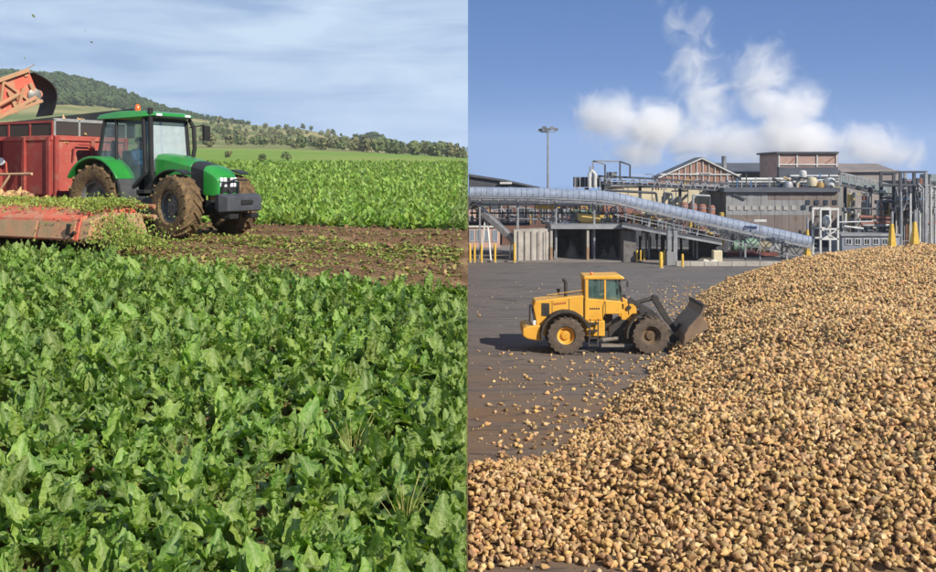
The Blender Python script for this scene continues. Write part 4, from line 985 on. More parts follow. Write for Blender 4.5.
MB().tube([(lx(568), -.25, lz(300)), (lx(568), -.25, lz(286)), (lx(567.3), -.25, lz(283.5)), (lx(565), -.25, lz(281.5))], .085, 10).build('exhaust_pipe', M_LBLK, ld, smooth=True)
MB().lathe([(.06, 0), (.06, .18), (.1, .2), (.1, .28)], (lx(561.5), .2, lz(299)), (0, 0, 1), 10).build('air_precleaner', M_LBLK, ld, smooth=True)
MB().tube([(lx(548), -.66, lz(302)), (lx(548), -.66, lz(297)), (lx(584), -.66, lz(292)), (lx(584), -.66, lz(298))], .018, 6).build('hood_rail', M_YEL, ld)
# cab
cx0, cx1 = lx(586), lx(627); zr = lz(278.5)
cb = MB().prism([(lx(586), lz(322)), (lx(586), lz(300)), (lx(623), lz(303)), (lx(624), lz(313)), (lx(624), lz(316)), (lx(606), lz(316)), (lx(604), lz(322))], -.80, .80)
cb.build('cab_base', M_YEL, ld, bevel=.04)
cp = MB()
for s in (-1, 1):
    cp.bar((lx(588), s * .74, lz(302)), (lx(588), s * .72, zr), .14); cp.bar((lx(606.5), s * .76, lz(304)), (lx(606.5), s * .72, zr), .09); cp.bar((lx(588), s * .74, lz(302.5)), (lx(606), s * .75, lz(302.5)), .1)
cp.bar((lx(588), -.7, lz(302)), (lx(588), .7, lz(302)), .1)
cp.build('cab_frame', M_YEL, ld, bevel=.02)
ap = MB()
for s in (-1, 1): ap.bar((lx(624), s * .66, lz(304)), (lx(621), s * .62, zr), .07); 
ap.build('front_pillar', M_LBLK, ld)
r2 = MB().prism([(lx(584.5), lz(281)), (lx(585.5), lz(277.5)), (lx(622), lz(276.6)), (lx(626), lz(279)), (lx(626), lz(281))], -.82, .82).build('cab_roof', M_YEL, ld, bevel=.05)
MB().lathe([(.07, 0), (.07, .12), (.03, .17)], (lx(594), -.4, lz(277.6)), (0, 0, 1), 10).build('beacon', M_AMBER, r2, smooth=True)
M_LG = glass('loader_glass', c(92, 128, 122), .35)
for s in (-1, 1):
    MB().poly([(lx(590), s * .745, lz(300.5)), (lx(605), s * .755, lz(300.5)), (lx(605), s * .725, lz(281.5)), (lx(590), s * .725, lz(281.5))], [(0, 1, 2, 3)]).build('door_glass', M_LG, ld)
    MB().poly([(lx(608), s * .75, lz(304)), (lx(623.5), s * .65, lz(304)), (lx(621), s * .62, lz(281.5)), (lx(608), s * .72, lz(281.5))], [(0, 1, 2, 3)]).build('side_glass', M_LG, ld)
MB().poly([(lx(624.2), -.62, lz(304)), (lx(624.2), .62, lz(304)), (lx(621.5), .58, lz(281.5)), (lx(621.5), -.58, lz(281.5))], [(0, 1, 2, 3)]).build('windscreen', M_LG, ld)
MB().box(lx(594), lx(604), -.28, .28, lz(309), lz(303)).box(lx(592.5), lx(595), -.26, .26, lz(305), lz(290)).build('seat', M_LBLK, ld, bevel=.04)
sw = MB(); sw.tube([(lx(612) + .05 * math.cos(a), .19 * math.sin(a), lz(298) + .12 * math.cos(a)) for a in np.linspace(0, 6.28, 17)], .016, 6); sw.bar((lx(612), 0, lz(298)), (lx(615), 0, lz(305)), .05); sw.build('steering_wheel', M_LBLK, ld)
person('driver in dark clothes seated inside the yellow loader cab', loc_in(ld, (lx(599.5), 0, lz(303) - .42)), 0, c(64, 66, 70), c(44, 46, 52))
MB().tube([(lx(620), -.75, lz(282)), (lx(628), -1.0, lz(281)), (lx(628.5), -1.0, lz(283))], .02, 6).box(lx(627.6), lx(629), -1.12, -.94, lz(288), lz(282.5)).build('mirror', M_LBLK, ld, bevel=.01)
# ladder, frames, tanks
la = MB(); la.bar((lx(589), -1.25, lz(347)), (lx(591), -1.0, lz(320)), .05); la.bar((lx(598), -1.25, lz(347)), (lx(599), -1.0, lz(320)), .05); la.build('ladder_rail', M_LBLK, ld)
for k in range(4): MB().box(lx(589), lx(598.5), -1.26 + .06 * k, -1.06 + .06 * k, lz(346.5 - 7 * k), lz(345 - 7 * k)).build('ladder_step', M_LBLK, ld)
MB().box(lx(587), lx(606), -.9, .9, lz(338), lz(322.3)).build('battery_box', M_YEL, ld, bevel=.04)
MB().box(lx(560), lx(612), -.5, .5, lz(345), lz(334)).box(lx(604), lx(616), -.22, .22, lz(345), lz(318)).build('rear_frame', M_LBLK, ld, bevel=.03)
MB().prism([(lx(611), lz(347)), (lx(611), lz(330)), (lx(624), lz(322)), (lx(660), lz(326)), (lx(660), lz(343)), (lx(640), lz(347))], -.55, .55).build('front_frame', M_LBLK, ld, bevel=.03)
for y in (-.5, .42):
    MB().prism([(lx(624), lz(334)), (lx(624), lz(305)), (lx(628), lz(302)), (lx(639), lz(308)), (lx(640), lz(322)), (lx(630), lz(334))], y, y + .08).build('tower_plate', M_YEL, ld, bevel=.02)
MB().lathe([(.10, -.6), (.10, .6)], (lx(631.5), 0, lz(310)), (0, 1, 0), 12).build('pivot_pin', M_LBLK, ld)
MB().box(lx(602), lx(625), -1.1, -.75, lz(348), lz(345.5)).tube([(lx(604), -.85, lz(342)), (lx(620), -.9, lz(340))], .09, 8).build('side_tank', mat('grey_tank', c(140, 132, 120), c(112, 104, 94), 3, .6), ld)
for y in (-.45, .45):
    MB().prism([(lx(634), lz(305)), (lx(637), lz(302.5)), (lx(660), lz(316)), (lx(676), lz(336)), (lx(684), lz(343)), (lx(682), lz(348)), (lx(672), lz(344)), (lx(656), lz(323))], y - .07, y + .07).build('lift_arm', M_LBLK, ld, bevel=.02)
    MB().tube([(lx(634), y, lz(318)), (lx(662), y, lz(329))], .08, 10).build('lift_cylinder', M_LBLK, ld, smooth=True)
MB().prism([(lx(656), lz(302)), (lx(658), lz(298.5)), (lx(662), lz(299)), (lx(674), lz(320)), (lx(683), lz(334)), (lx(680), lz(337)), (lx(668), lz(322))], -.14, .14).build('bell_crank', M_LBLK, ld, bevel=.02)
MB().tube([(lx(636), 0, lz(308)), (lx(657), 0, lz(302))], .10, 10).tube([(lx(680), 0, lz(336)), (lx(686), 0, lz(328))], .07, 8).build('tilt_cylinder', M_LBLK, ld, smooth=True)
for s in (-1, 1):
    MB().bar((lx(630), s * .9, lz(316)), (lx(630), s * .9, lz(303)), .05).box(lx(629), lx(633), s * .8, s * 1.02, lz(305), lz(300.5)).build('headlight', M_LBLK, ld, bevel=.01)
# bucket: curved back, side plates, cutting edge up, opening towards the heap
prof = [(683, 350), (682.5, 342), (684, 334), (688, 326.5), (694, 320), (700, 314), (703, 306)]
inn = [(704.8, 307), (701.7, 315), (695.7, 321.5), (690, 328), (686.2, 335), (685, 342), (685.2, 348)]
bk = MB().prism([(lx(a), lz(b)) for a, b in prof + inn], -1.42, 1.42); bo = bk.build('bucket', M_BUCKET, ld, bevel=.01)
for s in (-1, 1):
    MB().prism([(lx(683), lz(350)), (lx(684), lz(334)), (lx(690), lz(325)), (lx(700), lz(315)), (lx(706), lz(323)), (lx(713), lz(340)), (lx(707), lz(346)), (lx(698), lz(351))], s * 1.42 - .025, s * 1.42 + .025).build('bucket_side', M_BUCKET, bo, bevel=.01)
MB().prism([(lx(683), lz(350.4)), (lx(685), lz(348)), (lx(716), lz(349)), (lx(716), lz(350.4))], -1.40, 1.40).build('bucket_floor', M_BUCKET, bo)
MB().bar((lx(703), -1.44, lz(305.5)), (lx(703), 1.44, lz(305.5)), .12, .12).build('bucket_lip', M_LBLK, bo)
n = 240; A = np.c_[rng.uniform(lx(688), lx(714), n), rng.uniform(-1.3, 1.3, n), np.zeros(n)]
A[:, 2] = rng.uniform(.15, .95, n) - .25 * np.abs(A[:, 0] - lx(700))
o = scatter('bucket_load', np.array([loc_in(ld, p) for p in A]), rng.uniform(0, 6, (n, 3)), rng.uniform(.8, 1.1, n), rng.integers(0, 8, n), BEET); tag(o, 'beets scooped up in the loader bucket', 'beets')

# further small beets and crumbs strewn round the foot of the heap
pts = []
qx, qy = rng.uniform(.3, 17, 6000), rng.uniform(26, 76, 6000); d0 = -heap_d(qx, qy)
q_ = (d0 > -.2) & (rng.random(6000) < np.exp(-np.clip(d0, 0, None) / np.where(qy > 46, 1.3, 2.1)))
A = np.c_[qx, qy][q_][:380]; n = len(A); s_ = rng.uniform(.45, .9, n)
o = scatter('strewn_beets', np.c_[A, .06 * s_], np.c_[np.full(n, 1.57) + rng.normal(0, .2, n), rng.uniform(0, 6, (n, 2))], s_, rng.integers(0, 8, n), BEET); tag(o, 'thin scatter of beets along the foot of the heap', 'beets')
pts = []
qx, qy = rng.uniform(.1, 17, 30000), rng.uniform(20.5, 78, 30000); d0 = -heap_d(qx, qy)
q_ = (d0 > -.3) & (rng.random(30000) < np.exp(-np.clip(d0, 0, None) / 2.6) + .03)
A = np.c_[qx, qy][q_][:3000]; n = len(A)
o = scatter('beet_crumbs', np.c_[A, np.full(n, .012)], rng.uniform(0, 6, (n, 3)), np.clip(rng.gamma(2, .14, n), .1, .9), rng.integers(0, 8, n), clod_me + [BEET[2], BEET[0], BEET[4], BEET[6], BEET[1]]); o.data.attributes['scl'].data.foreach_set('value', np.clip(rng.gamma(2, .12, n), .08, .5).astype('f')); tag(o, 'crumbs of soil and beet trodden over the yard', 'crumbs')
# loader details: hoses, decal marks, panel gaps, grab rails
for k, (a, b) in enumerate((((640, 318), (664, 326)), ((642, 321), (668, 331)), ((628, 326), (646, 322)))):
    MB().tube([(lx(a[0]), -.30 - .06 * k, lz(a[1])), (lx((a[0] + b[0]) / 2), -.34 - .06 * k, lz((a[1] + b[1]) / 2 + 2.5)), (lx(b[0]), -.30 - .06 * k, lz(b[1]))], .03, 7).build('hose', M_LBLK, ld, smooth=True)
for x in (553, 570, 584.8): MB().box(lx(x), lx(x) + .025, -.728, -.70, lz(320), lz(302.5 if x < 560 else 300.5)).build('panel_gap', M_LBLK, ld)
for k in range(6): MB().box(lx(554.5 + 2.2 * k), lx(556.2 + 2.2 * k), -.727, -.70, lz(307.2 - .25 * k), lz(305 - .25 * k)).build('decal_mark', mat('decal_red', c(176, 92, 50), None, 3, .6), ld)
for k in range(5): MB().box(lx(591 + 2.1 * k), lx(592.6 + 2.1 * k), -.806, -.78, lz(311.2), lz(309.6)).build('decal_mark', MATS['loader_dark'], ld)
MB().tube([(lx(606.5), -.82, lz(303)), (lx(606.5), -.90, lz(306)), (lx(606.5), -.90, lz(318)), (lx(606.5), -.82, lz(320))], .018, 6).build('grab_rail', M_LBLK, ld)
# ------------------------------------------------------------------ factory
M_TUBE = mat('conveyor_cover', c(142, 153, 172), c(116, 127, 146), 1.6, .65, metal=.0, dirt=(c(104, 108, 116), .53, .5))
M_GALV = mat('galvanised_steel', c(162, 164, 166), c(126, 128, 132), 1.2, .5, metal=.3, dirt=(c(112, 92, 76), .6, .5))
M_DKST = mat('dark_steel', c(74, 78, 84), c(54, 56, 62), 1.0, .6, dirt=(c(96, 78, 64), .6, .5))
M_WHITE = mat('white_paint', c(204, 204, 200), c(172, 172, 168), 1.5, .5, dirt=(c(150, 138, 122), .6, .5))
M_FYEL = mat('safety_yellow', c(214, 176, 62), c(190, 152, 50), 1.5, .5, dirt=(c(140, 112, 66), .6, .6))
M_BRICK = mat('red_brick', c(152, 118, 102), c(132, 100, 88), 1.1, .9, bump=.15, dirt=(c(120, 88, 76), .58, .5))
M_CREAM = mat('cream_cladding', c(212, 200, 168), c(186, 174, 146), .6, .6, dirt=(c(170, 150, 120), .6, .5))
M_SLATE = mat('slate_roof', c(86, 90, 98), c(66, 70, 78), .5, .75, stretch=(1, 1, 3), dirt=(c(110, 104, 98), .6, .5))
M_RUST = mat('rusty_red', c(146, 98, 82), c(122, 82, 70), .8, .8, dirt=(c(120, 62, 44), .55, .6))
M_PANE = mat('window_pane', c(60, 68, 76), c(44, 50, 58), 1, .12, spec=.8)
M_GREENM = mat('machine_green', c(112, 142, 122), c(90, 118, 100), 1, .6, dirt=(c(120, 108, 90), .55, .6))
M_GREYC = mat('grey_cladding', c(140, 140, 140), c(116, 116, 116), .5, .6, stretch=(2, 1, .3), dirt=(c(92, 86, 82), .56, .6))
M_BROWNC = mat('brown_sheeting', c(124, 112, 104), c(98, 88, 84), .35, .65, stretch=(2.5, 1, .25), dirt=(c(84, 68, 60), .54, .7))
def fbox(mb, x0, y0, x1, y1, Y, dep, ground=False):
    return mb.box(fx(x0, Y), fx(x1, Y), Y, Y + dep, 0 if ground else fz(y1, Y), fz(y0, Y))
def fpt(px, py, Y): return P(px, py, Y)
def win(mbname, parent, x0, y0, x1, y1, Y, mp_=None, frame=M_WHITE):
    w = MB(); w.box(fx(x0, Y), fx(x1, Y), Y - .06, Y - .01, fz(y1, Y), fz(y0, Y)); o = w.build('window', mp_ or M_PANE, parent)
    f = MB(); t = .06
    a, b, z0, z1 = fx(x0, Y), fx(x1, Y), fz(y1, Y), fz(y0, Y)
    f.box(a - t, a, Y - .09, Y - .005, z0 - t, z1 + t); f.box(b, b + t, Y - .09, Y - .005, z0 - t, z1 + t); f.box(a, b, Y - .09, Y - .005, z1, z1 + t); f.box(a, b, Y - .09, Y - .005, z0 - t, z0); f.box((a + b) / 2 - .02, (a + b) / 2 + .02, Y - .085, Y - .06, z0, z1)
    f.build('frame', frame, o)
    return o

# storage bays of concrete with dark interiors
sb = thing('storage_bay_block', 'concrete storage bays with dark open fronts below the covered conveyor', 'storage bays')
fbox(MB(), 514, 229, 551, 262, 94.6, 2.0).v
MB().poly([(fx(514, 94.6), 94.6, 0), (fx(540, 94.6), 95.2, 0), (fx(551, 94.6), 95.6, 0), (fx(551, 94.6), 95.6, fz(229, 95)), (fx(514, 94.6), 94.6, fz(230, 95)), (fx(514, 94.6), 96.6, 0), (fx(551, 94.6), 97.6, 0), (fx(551, 94.6), 97.6, fz(229, 95)), (fx(514, 94.6), 96.6, fz(230, 95)), (fx(540, 94.6), 95.2, fz(229.5, 95))],
          [(0, 1, 9, 4), (1, 2, 3, 9), (5, 8, 7, 6), (0, 4, 8, 5), (2, 6, 7, 3), (4, 9, 3, 7, 8), (0, 5, 6, 2, 1)]).build('end_wall', M_CONC, sb)
for k in range(5): MB().bar((fx(518 + 7 * k, 94.6), 94.62 + .12 * k, .1), (fx(518 + 7 * k, 94.6), 94.62 + .12 * k, 2.9), .06, .06).build('wall_joint', M_CONCD, sb)
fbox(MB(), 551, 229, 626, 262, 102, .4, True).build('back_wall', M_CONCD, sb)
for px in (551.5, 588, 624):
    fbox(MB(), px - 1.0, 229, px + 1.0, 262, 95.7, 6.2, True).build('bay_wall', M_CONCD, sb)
    p = fbox(MB(), px - 1.2, 229, px + 1.2, 262, 95.4, .28, True).build('bay_post', M_CONC, sb)
    fbox(MB(), px - 1.25, 247, px + 1.25, 262, 95.36, .3, True).build('post_guard', mat('rusty_guard', c(158, 128, 98), c(134, 104, 80), 2, .7), p)
fbox(MB(), 551, 224.5, 627, 229, 95.2, 7).build('bay_roof', M_GALV, sb)
for px, w, h, lab in ((572, 9, 1.7, 'grey conical heap in the left storage bay'), (604, 5, 1.0, 'small grey heap at left inside the right storage bay'), (613, 6, 1.2, 'grey heap at right inside the right storage bay')):
    r_ = w * .09; q = MB(); prof = [(r_ * 1.05, 0), (r_ * .8, h * .25), (r_ * .45, h * .62), (r_ * .12, h * .94), (.02, h)]
    q.lathe(prof, (fx(px, 99), 99, 0), (0, 0, 1), 16)
    for i in range(len(q.v)): q.v[i] = tuple(np.array(q.v[i]) + rng.normal(0, .05, 3) * (1, 1, .6))
    tag(q.build('lime_heap', mat('grey_lime', c(150, 148, 142), c(124, 122, 118), 2, .95), smooth=True), lab, 'heap')

# covered belt conveyor: level stretch, then sloping down towards the heap
cv = thing('covered_conveyor', 'long pale blue covered belt conveyor bending down towards the beet heap', 'conveyor')
path = [(469.5, 193.5, 97), (540, 194.5, 97), (600, 197.0, 97), (618, 199.5, 97), (640, 205.0, 97), (812, 243.5, 96)]
pp = [P(*q) for q in path]
def along(t):
    L = [(pp[i + 1] - pp[i]).length for i in range(len(pp) - 1)]; T = sum(L); s = t * T
    for i, l0 in enumerate(L):
        if s <= l0 or i == len(L) - 1: return pp[i].lerp(pp[i + 1], min(1, s / l0))
        s -= l0
NSEG = 60
for k in range(NSEG):
    a, b = along(k / NSEG), along((k + .995) / NSEG); mid = (a + b) / 2
    sg = MB(); rr = .66
    d_, s_, u_ = frame_of(b - a)
    secs = []
    for q_, rad in ((a, rr + .03), (a.lerp(b, .1), rr + .03), (a.lerp(b, .11), rr - .01), (b, rr - .01)):
        secs.append([q_ + s_ * rad * math.cos(t) + u_ * rad * math.sin(t) for t in np.linspace(-.35, math.pi + .35, 15)])
    sg.loft(secs); sg.build('cover_segment', M_TUBE, cv, smooth=True)
bed = MB(); bel = MB()
for i in range(len(pp) - 1):
    for s in (-.75, .75): bed.bar(pp[i] + Vector((0, s, -.42)), pp[i + 1] + Vector((0, s, -.42)), .14, .3)
bed.build('bed_frame', M_GALV, cv)
rl = MB()
for i in range(len(pp) - 1):
    for h in (-.05, .35): rl.bar(pp[i] + Vector((0, -1.35, h - .3)), pp[i + 1] + Vector((0, -1.35, h - .3)), .045)
rl.build('handrail', M_GALV, cv)
for k in range(30):
    p = along((k + .5) / 30); MB().bar(p + Vector((0, -1.35, -.75)), p + Vector((0, -1.35, .08)), .045).build('rail_post', M_GALV, cv)
wk = MB()
for i in range(len(pp) - 1): wk.bar(pp[i] + Vector((0, -1.1, -.72)), pp[i + 1] + Vector((0, -1.1, -.72)), .55, .06)
wk.build('walkway', M_DKST, cv)
tr_ = MB()
N = 26
for k in range(N):
    a, b = along(.42 + .58 * k / N), along(.42 + .58 * (k + 1) / N); dz = Vector((0, 0, -.62)); d2 = Vector((0, 0, -1.5))
    for s in (-.75, .75):
        off = Vector((0, s, 0))
        if (b + d2).z < .2: continue
        tr_.bar(a + d2 + off, b + d2 + off, .09); tr_.bar((a + dz if k % 2 else a + d2) + off, (b + d2 if k % 2 else b + dz) + off, .07)
tr_.build('lattice_girder', M_GALV, cv)
for t in (.03, .14, .25, .36, .52, .66, .80, .92):
    p = along(t)
    for s in (-.75, .75): MB().bar((p.x, p.y + s, 0), (p.x, p.y + s, p.z - .5), .16).build('support_leg', M_GALV, cv)

# deck with tanks and machines over the bays
dk = thing('machine_deck', 'steel machine deck with pipes and railings above the storage bays', 'steel deck')
for px in np.arange(472, 628, 9.0):
    MB().bar(P(px, 224, 99), P(px, 203, 99), .12).build('deck_post', M_GALV if int(px) % 2 else M_DKST, dk)
for py, m_ in ((204.5, M_GALV), (213, M_DKST), (219, M_GALV)):
    MB().bar(P(470, py, 98.8), P(626, py, 98.8), .16).build('deck_beam', m_, dk)
for i in range(14):
    px = 545 + i * 5.6; MB().bar(P(px, 224, 98.4), P(px + (6 if i % 2 else -6), 206, 98.4), .09).build('brace', M_GALV, dk)
for i in range(12):
    px = rng.uniform(474, 620); MB().tube([P(px, 223, 100), P(px, rng.uniform(206, 212), 100), P(px + rng.uniform(-14, 14), rng.uniform(204, 214), 100)], rng.uniform(.06, .14), 8).build('pipe', [M_GALV, M_DKST, M_GREENM][i % 3], dk, smooth=True)
for i in range(9):
    px = 478 + i * 16; w = rng.uniform(3, 7); fbox(MB(), px, rng.uniform(207, 214), px + w, 224, 101, 2).build('machine_box', [M_DKST, M_GREYC, M_GALV][i % 3], dk, bevel=.04)
MB().bar(P(536, 207, 98.6), P(556, 207.5, 98.6), .35).build('yellow_beam', M_FYEL, dk)
fbox(MB(), 468.8, 222.5, 530, 225.5, 100, 4).build('deck_floor', M_DKST, dk)
rt = thing('red_tank', 'orange-red horizontal tank on the deck behind the conveyor', 'tank')
MB().lathe([(.3, -2.0), (.85, -1.8), (.95, -1.4), (.95, 1.4), (.85, 1.8), (.3, 2.0)], P(621, 212, 101), (1, 0, 0), 20).build('shell', M_RUST, rt, smooth=True)
for dx in (-1.2, 1.2): MB().box(P(621, 0, 101).x + dx - .15, P(621, 0, 101).x + dx + .15, 100.6, 101.4, fz(229, 101), fz(219, 101)).build('saddle', M_DKST, rt)
yh = thing('yellow_hopper', 'yellow feed hopper hanging above the storage bays', 'hopper')
MB().loft([[P(577, 213, 97.6), P(600, 215, 97.6), P(600, 215, 100), P(577, 213, 100)], [P(578, 220, 97.6), P(601, 222, 97.6), P(601, 222, 100), P(578, 220, 100)], [P(588, 228, 98.2), P(598, 229, 98.2), P(598, 229, 99.5), P(588, 228, 99.5)]]).build('hopper_body', mat('dusty_yellow', c(204, 178, 104), c(178, 150, 84), 1, .75), yh, bevel=.03)
MB().bar(P(600, 228, 97.5), P(608, 209, 97.5), .12).build('brace', M_GALV, yh)
fbox(MB(), 592, 215, 612, 221, 99.8, .5).build('side_plate', mat('dull_yellow', c(196, 168, 84), c(168, 140, 66), 1, .7), yh)

# inclined chute at far left, standing on white trestles
ic = thing('inclined_chute', 'grey inclined belt conveyor running down beside the concrete bays', 'conveyor')
a_, b_2 = P(473, 203, 97.8), P(516, 242, 95.6)
MB().bar(a_, b_2, .9, .5).build('belt_trough', M_GALV, ic, bevel=.02)
for s in (-.5, .5): MB().bar(a_ + Vector((0, s, .45)), b_2 + Vector((0, s, .45)), .06).build('handrail', M_GALV, ic)
for k in range(9):
    p = a_.lerp(b_2, (k + .5) / 9); MB().bar(p + Vector((0, -.5, 0)), p + Vector((0, -.5, .45)), .05).build('rail_post', M_GALV, ic)
for px0, px1, t in ((487, 491, .33), (483, 481, .30), (514.5, 509.5, .9), (514.5, 513.8, .97)):
    p = a_.lerp(b_2, t); MB().bar(P(px1, 261, 95.5), (p.x, p.y, p.z), .13).build('trestle_leg', M_WHITE, ic)
# pink brick office, dark hall behind
ob = thing('brick_office', 'low pink brick building with windows behind the chute', 'building')
fbox(MB(), 468.6, 212, 500, 262, 112, 8, True).build('wall', mat('pink_brick', c(190, 160, 148), c(170, 140, 128), 1, .9), ob)
for x0 in (470, 477, 485, 493): win('w', ob, x0, 216, x0 + 4, 224, 112); win('w', ob, x0, 230, x0 + 4, 241, 112, glass('blue_pane', c(120, 136, 156), .85))
fbox(MB(), 468.6, 225.5, 500, 227.5, 111.8, .19).build('string_course', M_WHITE, ob)
dh = thing('dark_roof_hall', 'long hall with dark sloping roof behind the level conveyor', 'building')
MB().prism([(fx(469, 128), 0), (fx(469, 128), fz(176.5, 128)), (fx(505, 128), fz(181.6, 128)), (fx(539, 128), fz(189, 128)), (fx(539, 128), 0)], 128, 150).build('wall', M_DKST, dh)
MB().prism([(fx(468.6, 128), fz(176.3, 128)), (fx(468.6, 128), fz(173.8, 128)), (fx(505, 128), fz(179.4, 128)), (fx(540, 128), fz(187, 128)), (fx(540, 128), fz(189, 128)), (fx(505, 128), fz(181.4, 128))], 127.6, 150).build('roof', M_SLATE, dh)
MB().box(fx(500, 127), fx(512, 127), 127.3, 129, fz(184, 127), fz(182, 127)).build('skylight', M_WHITE, dh)
mb_ = thing('brick_block', 'brown brick block seen through the gap beneath the conveyor', 'building')
fbox(MB(), 502, 206, 640, 262, 116, 6, True).build('wall', mat('sooty_brick', c(112, 84, 72), c(88, 66, 58), .8, .9), mb_)
for k in range(11): win('w', mb_, 506 + k * 12, 209, 512 + k * 12, 219, 116, frame=M_GALV)

# floodlight mast
lm = thing('floodlight_mast', 'tall slim floodlight mast against the sky', 'light mast', (fx(548, 110), 110, 0))
MB().tube([(0, 0, 0), (0, 0, fz(132, 110))], .17, 12, .09).build('pole', M_GALV, lm, smooth=True)
zt = fz(132, 110)
MB().tube([(-.8, 0, zt), (.8, 0, zt)], .05, 6).tube([(-.5, -.4, zt + .25), (.5, -.4, zt + .25)], .04, 6).build('head_frame', M_GALV, lm)
for dx, dy, dz in ((-.85, 0, .05), (-.45, -.3, .28), (.0, -.3, .1), (.45, .3, .3), (.85, 0, .1), (-.3, .4, -.05)):
    MB().loft([[(dx - .24, dy - .12, zt + dz), (dx + .24, dy - .12, zt + dz), (dx + .24, dy - .22, zt + dz + .32), (dx - .24, dy - .22, zt + dz + .32)], [(dx - .12, dy + .12, zt + dz + .1), (dx + .12, dy + .12, zt + dz + .1), (dx + .12, dy + .06, zt + dz + .3), (dx - .12, dy + .06, zt + dz + .3)]]).build('floodlight', M_GALV, lm)

# low canopy with piers
cn_ = thing('loading_canopy', 'low dark canopy roof sloping beneath the inclined conveyor', 'canopy')
MB().loft([[P(622, 222, 93), P(722, 240, 93), P(722, 240, 108), P(622, 222, 108)], [P(622, 225.5, 93), P(722, 243.5, 93), P(722, 243.5, 108), P(622, 225.5, 108)]]).build('roof_slab', M_DKST, cn_)
MB().bar(P(622, 226, 92.9), P(722, 244, 92.9), .14, .2).build('gutter', M_GALV, cn_)
for k in range(12):
    t = k / 12; MB().bar(P(626 + 96 * t, 221 + 18 * t, 93.2), P(626 + 96 * t, 213 + 20 * t, 93.2), .07).build('rail_post', M_GALV, cn_)
MB().bar(P(624, 214, 93.2), P(720, 234, 93.2), .07).build('handrail', M_GALV, cn_)
fbox(MB(), 623.5, 231, 636, 262, 94, 2.5, True).build('pier', M_CONCD, cn_, bevel=.03)
for px in (667.5, 673.5): fbox(MB(), px, 231, px + 4, 272, 91.0, .5, True).build('column', M_GALV, cn_, bevel=.03)
for px, Y in ((650, 103), (662, 103), (690, 100), (704, 100), (717, 96), (640, 105), (681, 106)): MB().bar((fx(px, Y), Y, 0), (fx(px, Y), Y, fz(236, Y)), .22).build('column', M_DKST, cn_)
fbox(MB(), 630, 226, 730, 262, 112, .5, True).build('rear_wall', M_DKST, cn_)
fbox(MB(), 667, 252, 676, 270, 90.8, .7, True).build('switch_cabinet', M_GREYC, cn_, bevel=.03)
for px, py, w, m_, lab, cat, nm in ((652, 250, 5, M_DKST, 'dark machine crate deep under the canopy', 'crate', 'machine_crate'), (694, 248, 6, M_CREAM, 'pale crate under the right half of the canopy', 'crate', 'storage_crate')):
    t = thing(nm, lab, cat); fbox(MB(), px, py, px + w, 258, 104, 1.2, True).build('body', m_, t, bevel=.04); fbox(MB(), px - .4, py - 1, px + w + .4, py, 103.9, 1.4).build('lid', M_GALV, t)
# bollards
for px, py, Y, w, lab in ((470, 244, 93.6, 1.3, 'yellow bollard at the left edge of the yard'), (474.6, 244, 93.6, 1.1, 'yellow bollard second from the left edge of the yard'), (481.5, 244, 93.6, 1.2, 'yellow bollard third from the left edge beside the trestle'), (495, 244, 93.6, 1.2, 'yellow bollard alone below the chute'), (514.5, 243, 93.4, 1.2, 'yellow bollard against the end of the concrete wall'),
                          (637, 250, 93.8, .9, 'slim yellow bollard just right of the canopy pier'), (640.6, 250, 94.6, .8, 'second slim yellow bollard right of the canopy pier'), (644.2, 250, 95.4, .8, 'third slim yellow bollard under the canopy'), (661, 252, 88, 1.9, 'thick yellow bollard left of the twin canopy columns'), (682.5, 254, 89, 1.2, 'yellow bollard right of the twin canopy columns'), (664.5, 250, 92, .9, 'thin yellow bollard touching the twin columns')):
    t = thing('yellow_bollard', lab, 'bollard', (fx(px, Y), Y, 0), 0, 'yellow bollards')
    r_ = w * Y / 1000; h = fz(py, Y); MB().lathe([(r_, 0), (r_, h - .08), (r_ * .7, h), (.01, h + .03)], (0, 0, 0), (0, 0, 1), 14).build('post', M_FYEL, t, smooth=True)
    MB().lathe([(r_ * 1.5, 0), (r_ * 1.5, .05), (r_ * 1.06, .06)], (0, 0, 0), (0, 0, 1), 14).build('base', M_CONC, t)
t = thing('cream_barrel', 'cream plastic container standing by the canopy end', 'container', (fx(718, 92), 92, 0))
MB().box(-.42, .42, 0, .8, .08, 1.25).build('tank', M_CREAM, t, bevel=.08); MB().box(-.46, .46, -.03, .84, 0, .08).build('pallet', M_DKST, t); MB().lathe([(.12, 0), (.12, .08)], (0, .4, 1.25), (0, 0, 1), 12).build('cap', M_DKST, t)
for dx, lab in ((0, 'pale sack slumped left of the cream container'), (.75, 'pale sack beside the cream container')):
    q = MB().lathe([(.30, 0), (.42, .12), (.40, .3), (.22, .45), (.05, .48)], (fx(706, 91) + dx, 91.2, 0), (0, 0, 1), 12)
    for i in range(len(q.v)): q.v[i] = tuple(np.array(q.v[i]) + rng.normal(0, .03, 3))
    q.v = [(x, y, max(z, 0)) for x, y, z in q.v]
    tag(q.build('sack', mat('sack_cloth', c(214, 206, 190), c(190, 180, 162), 3, .9), smooth=True), lab, 'sack')

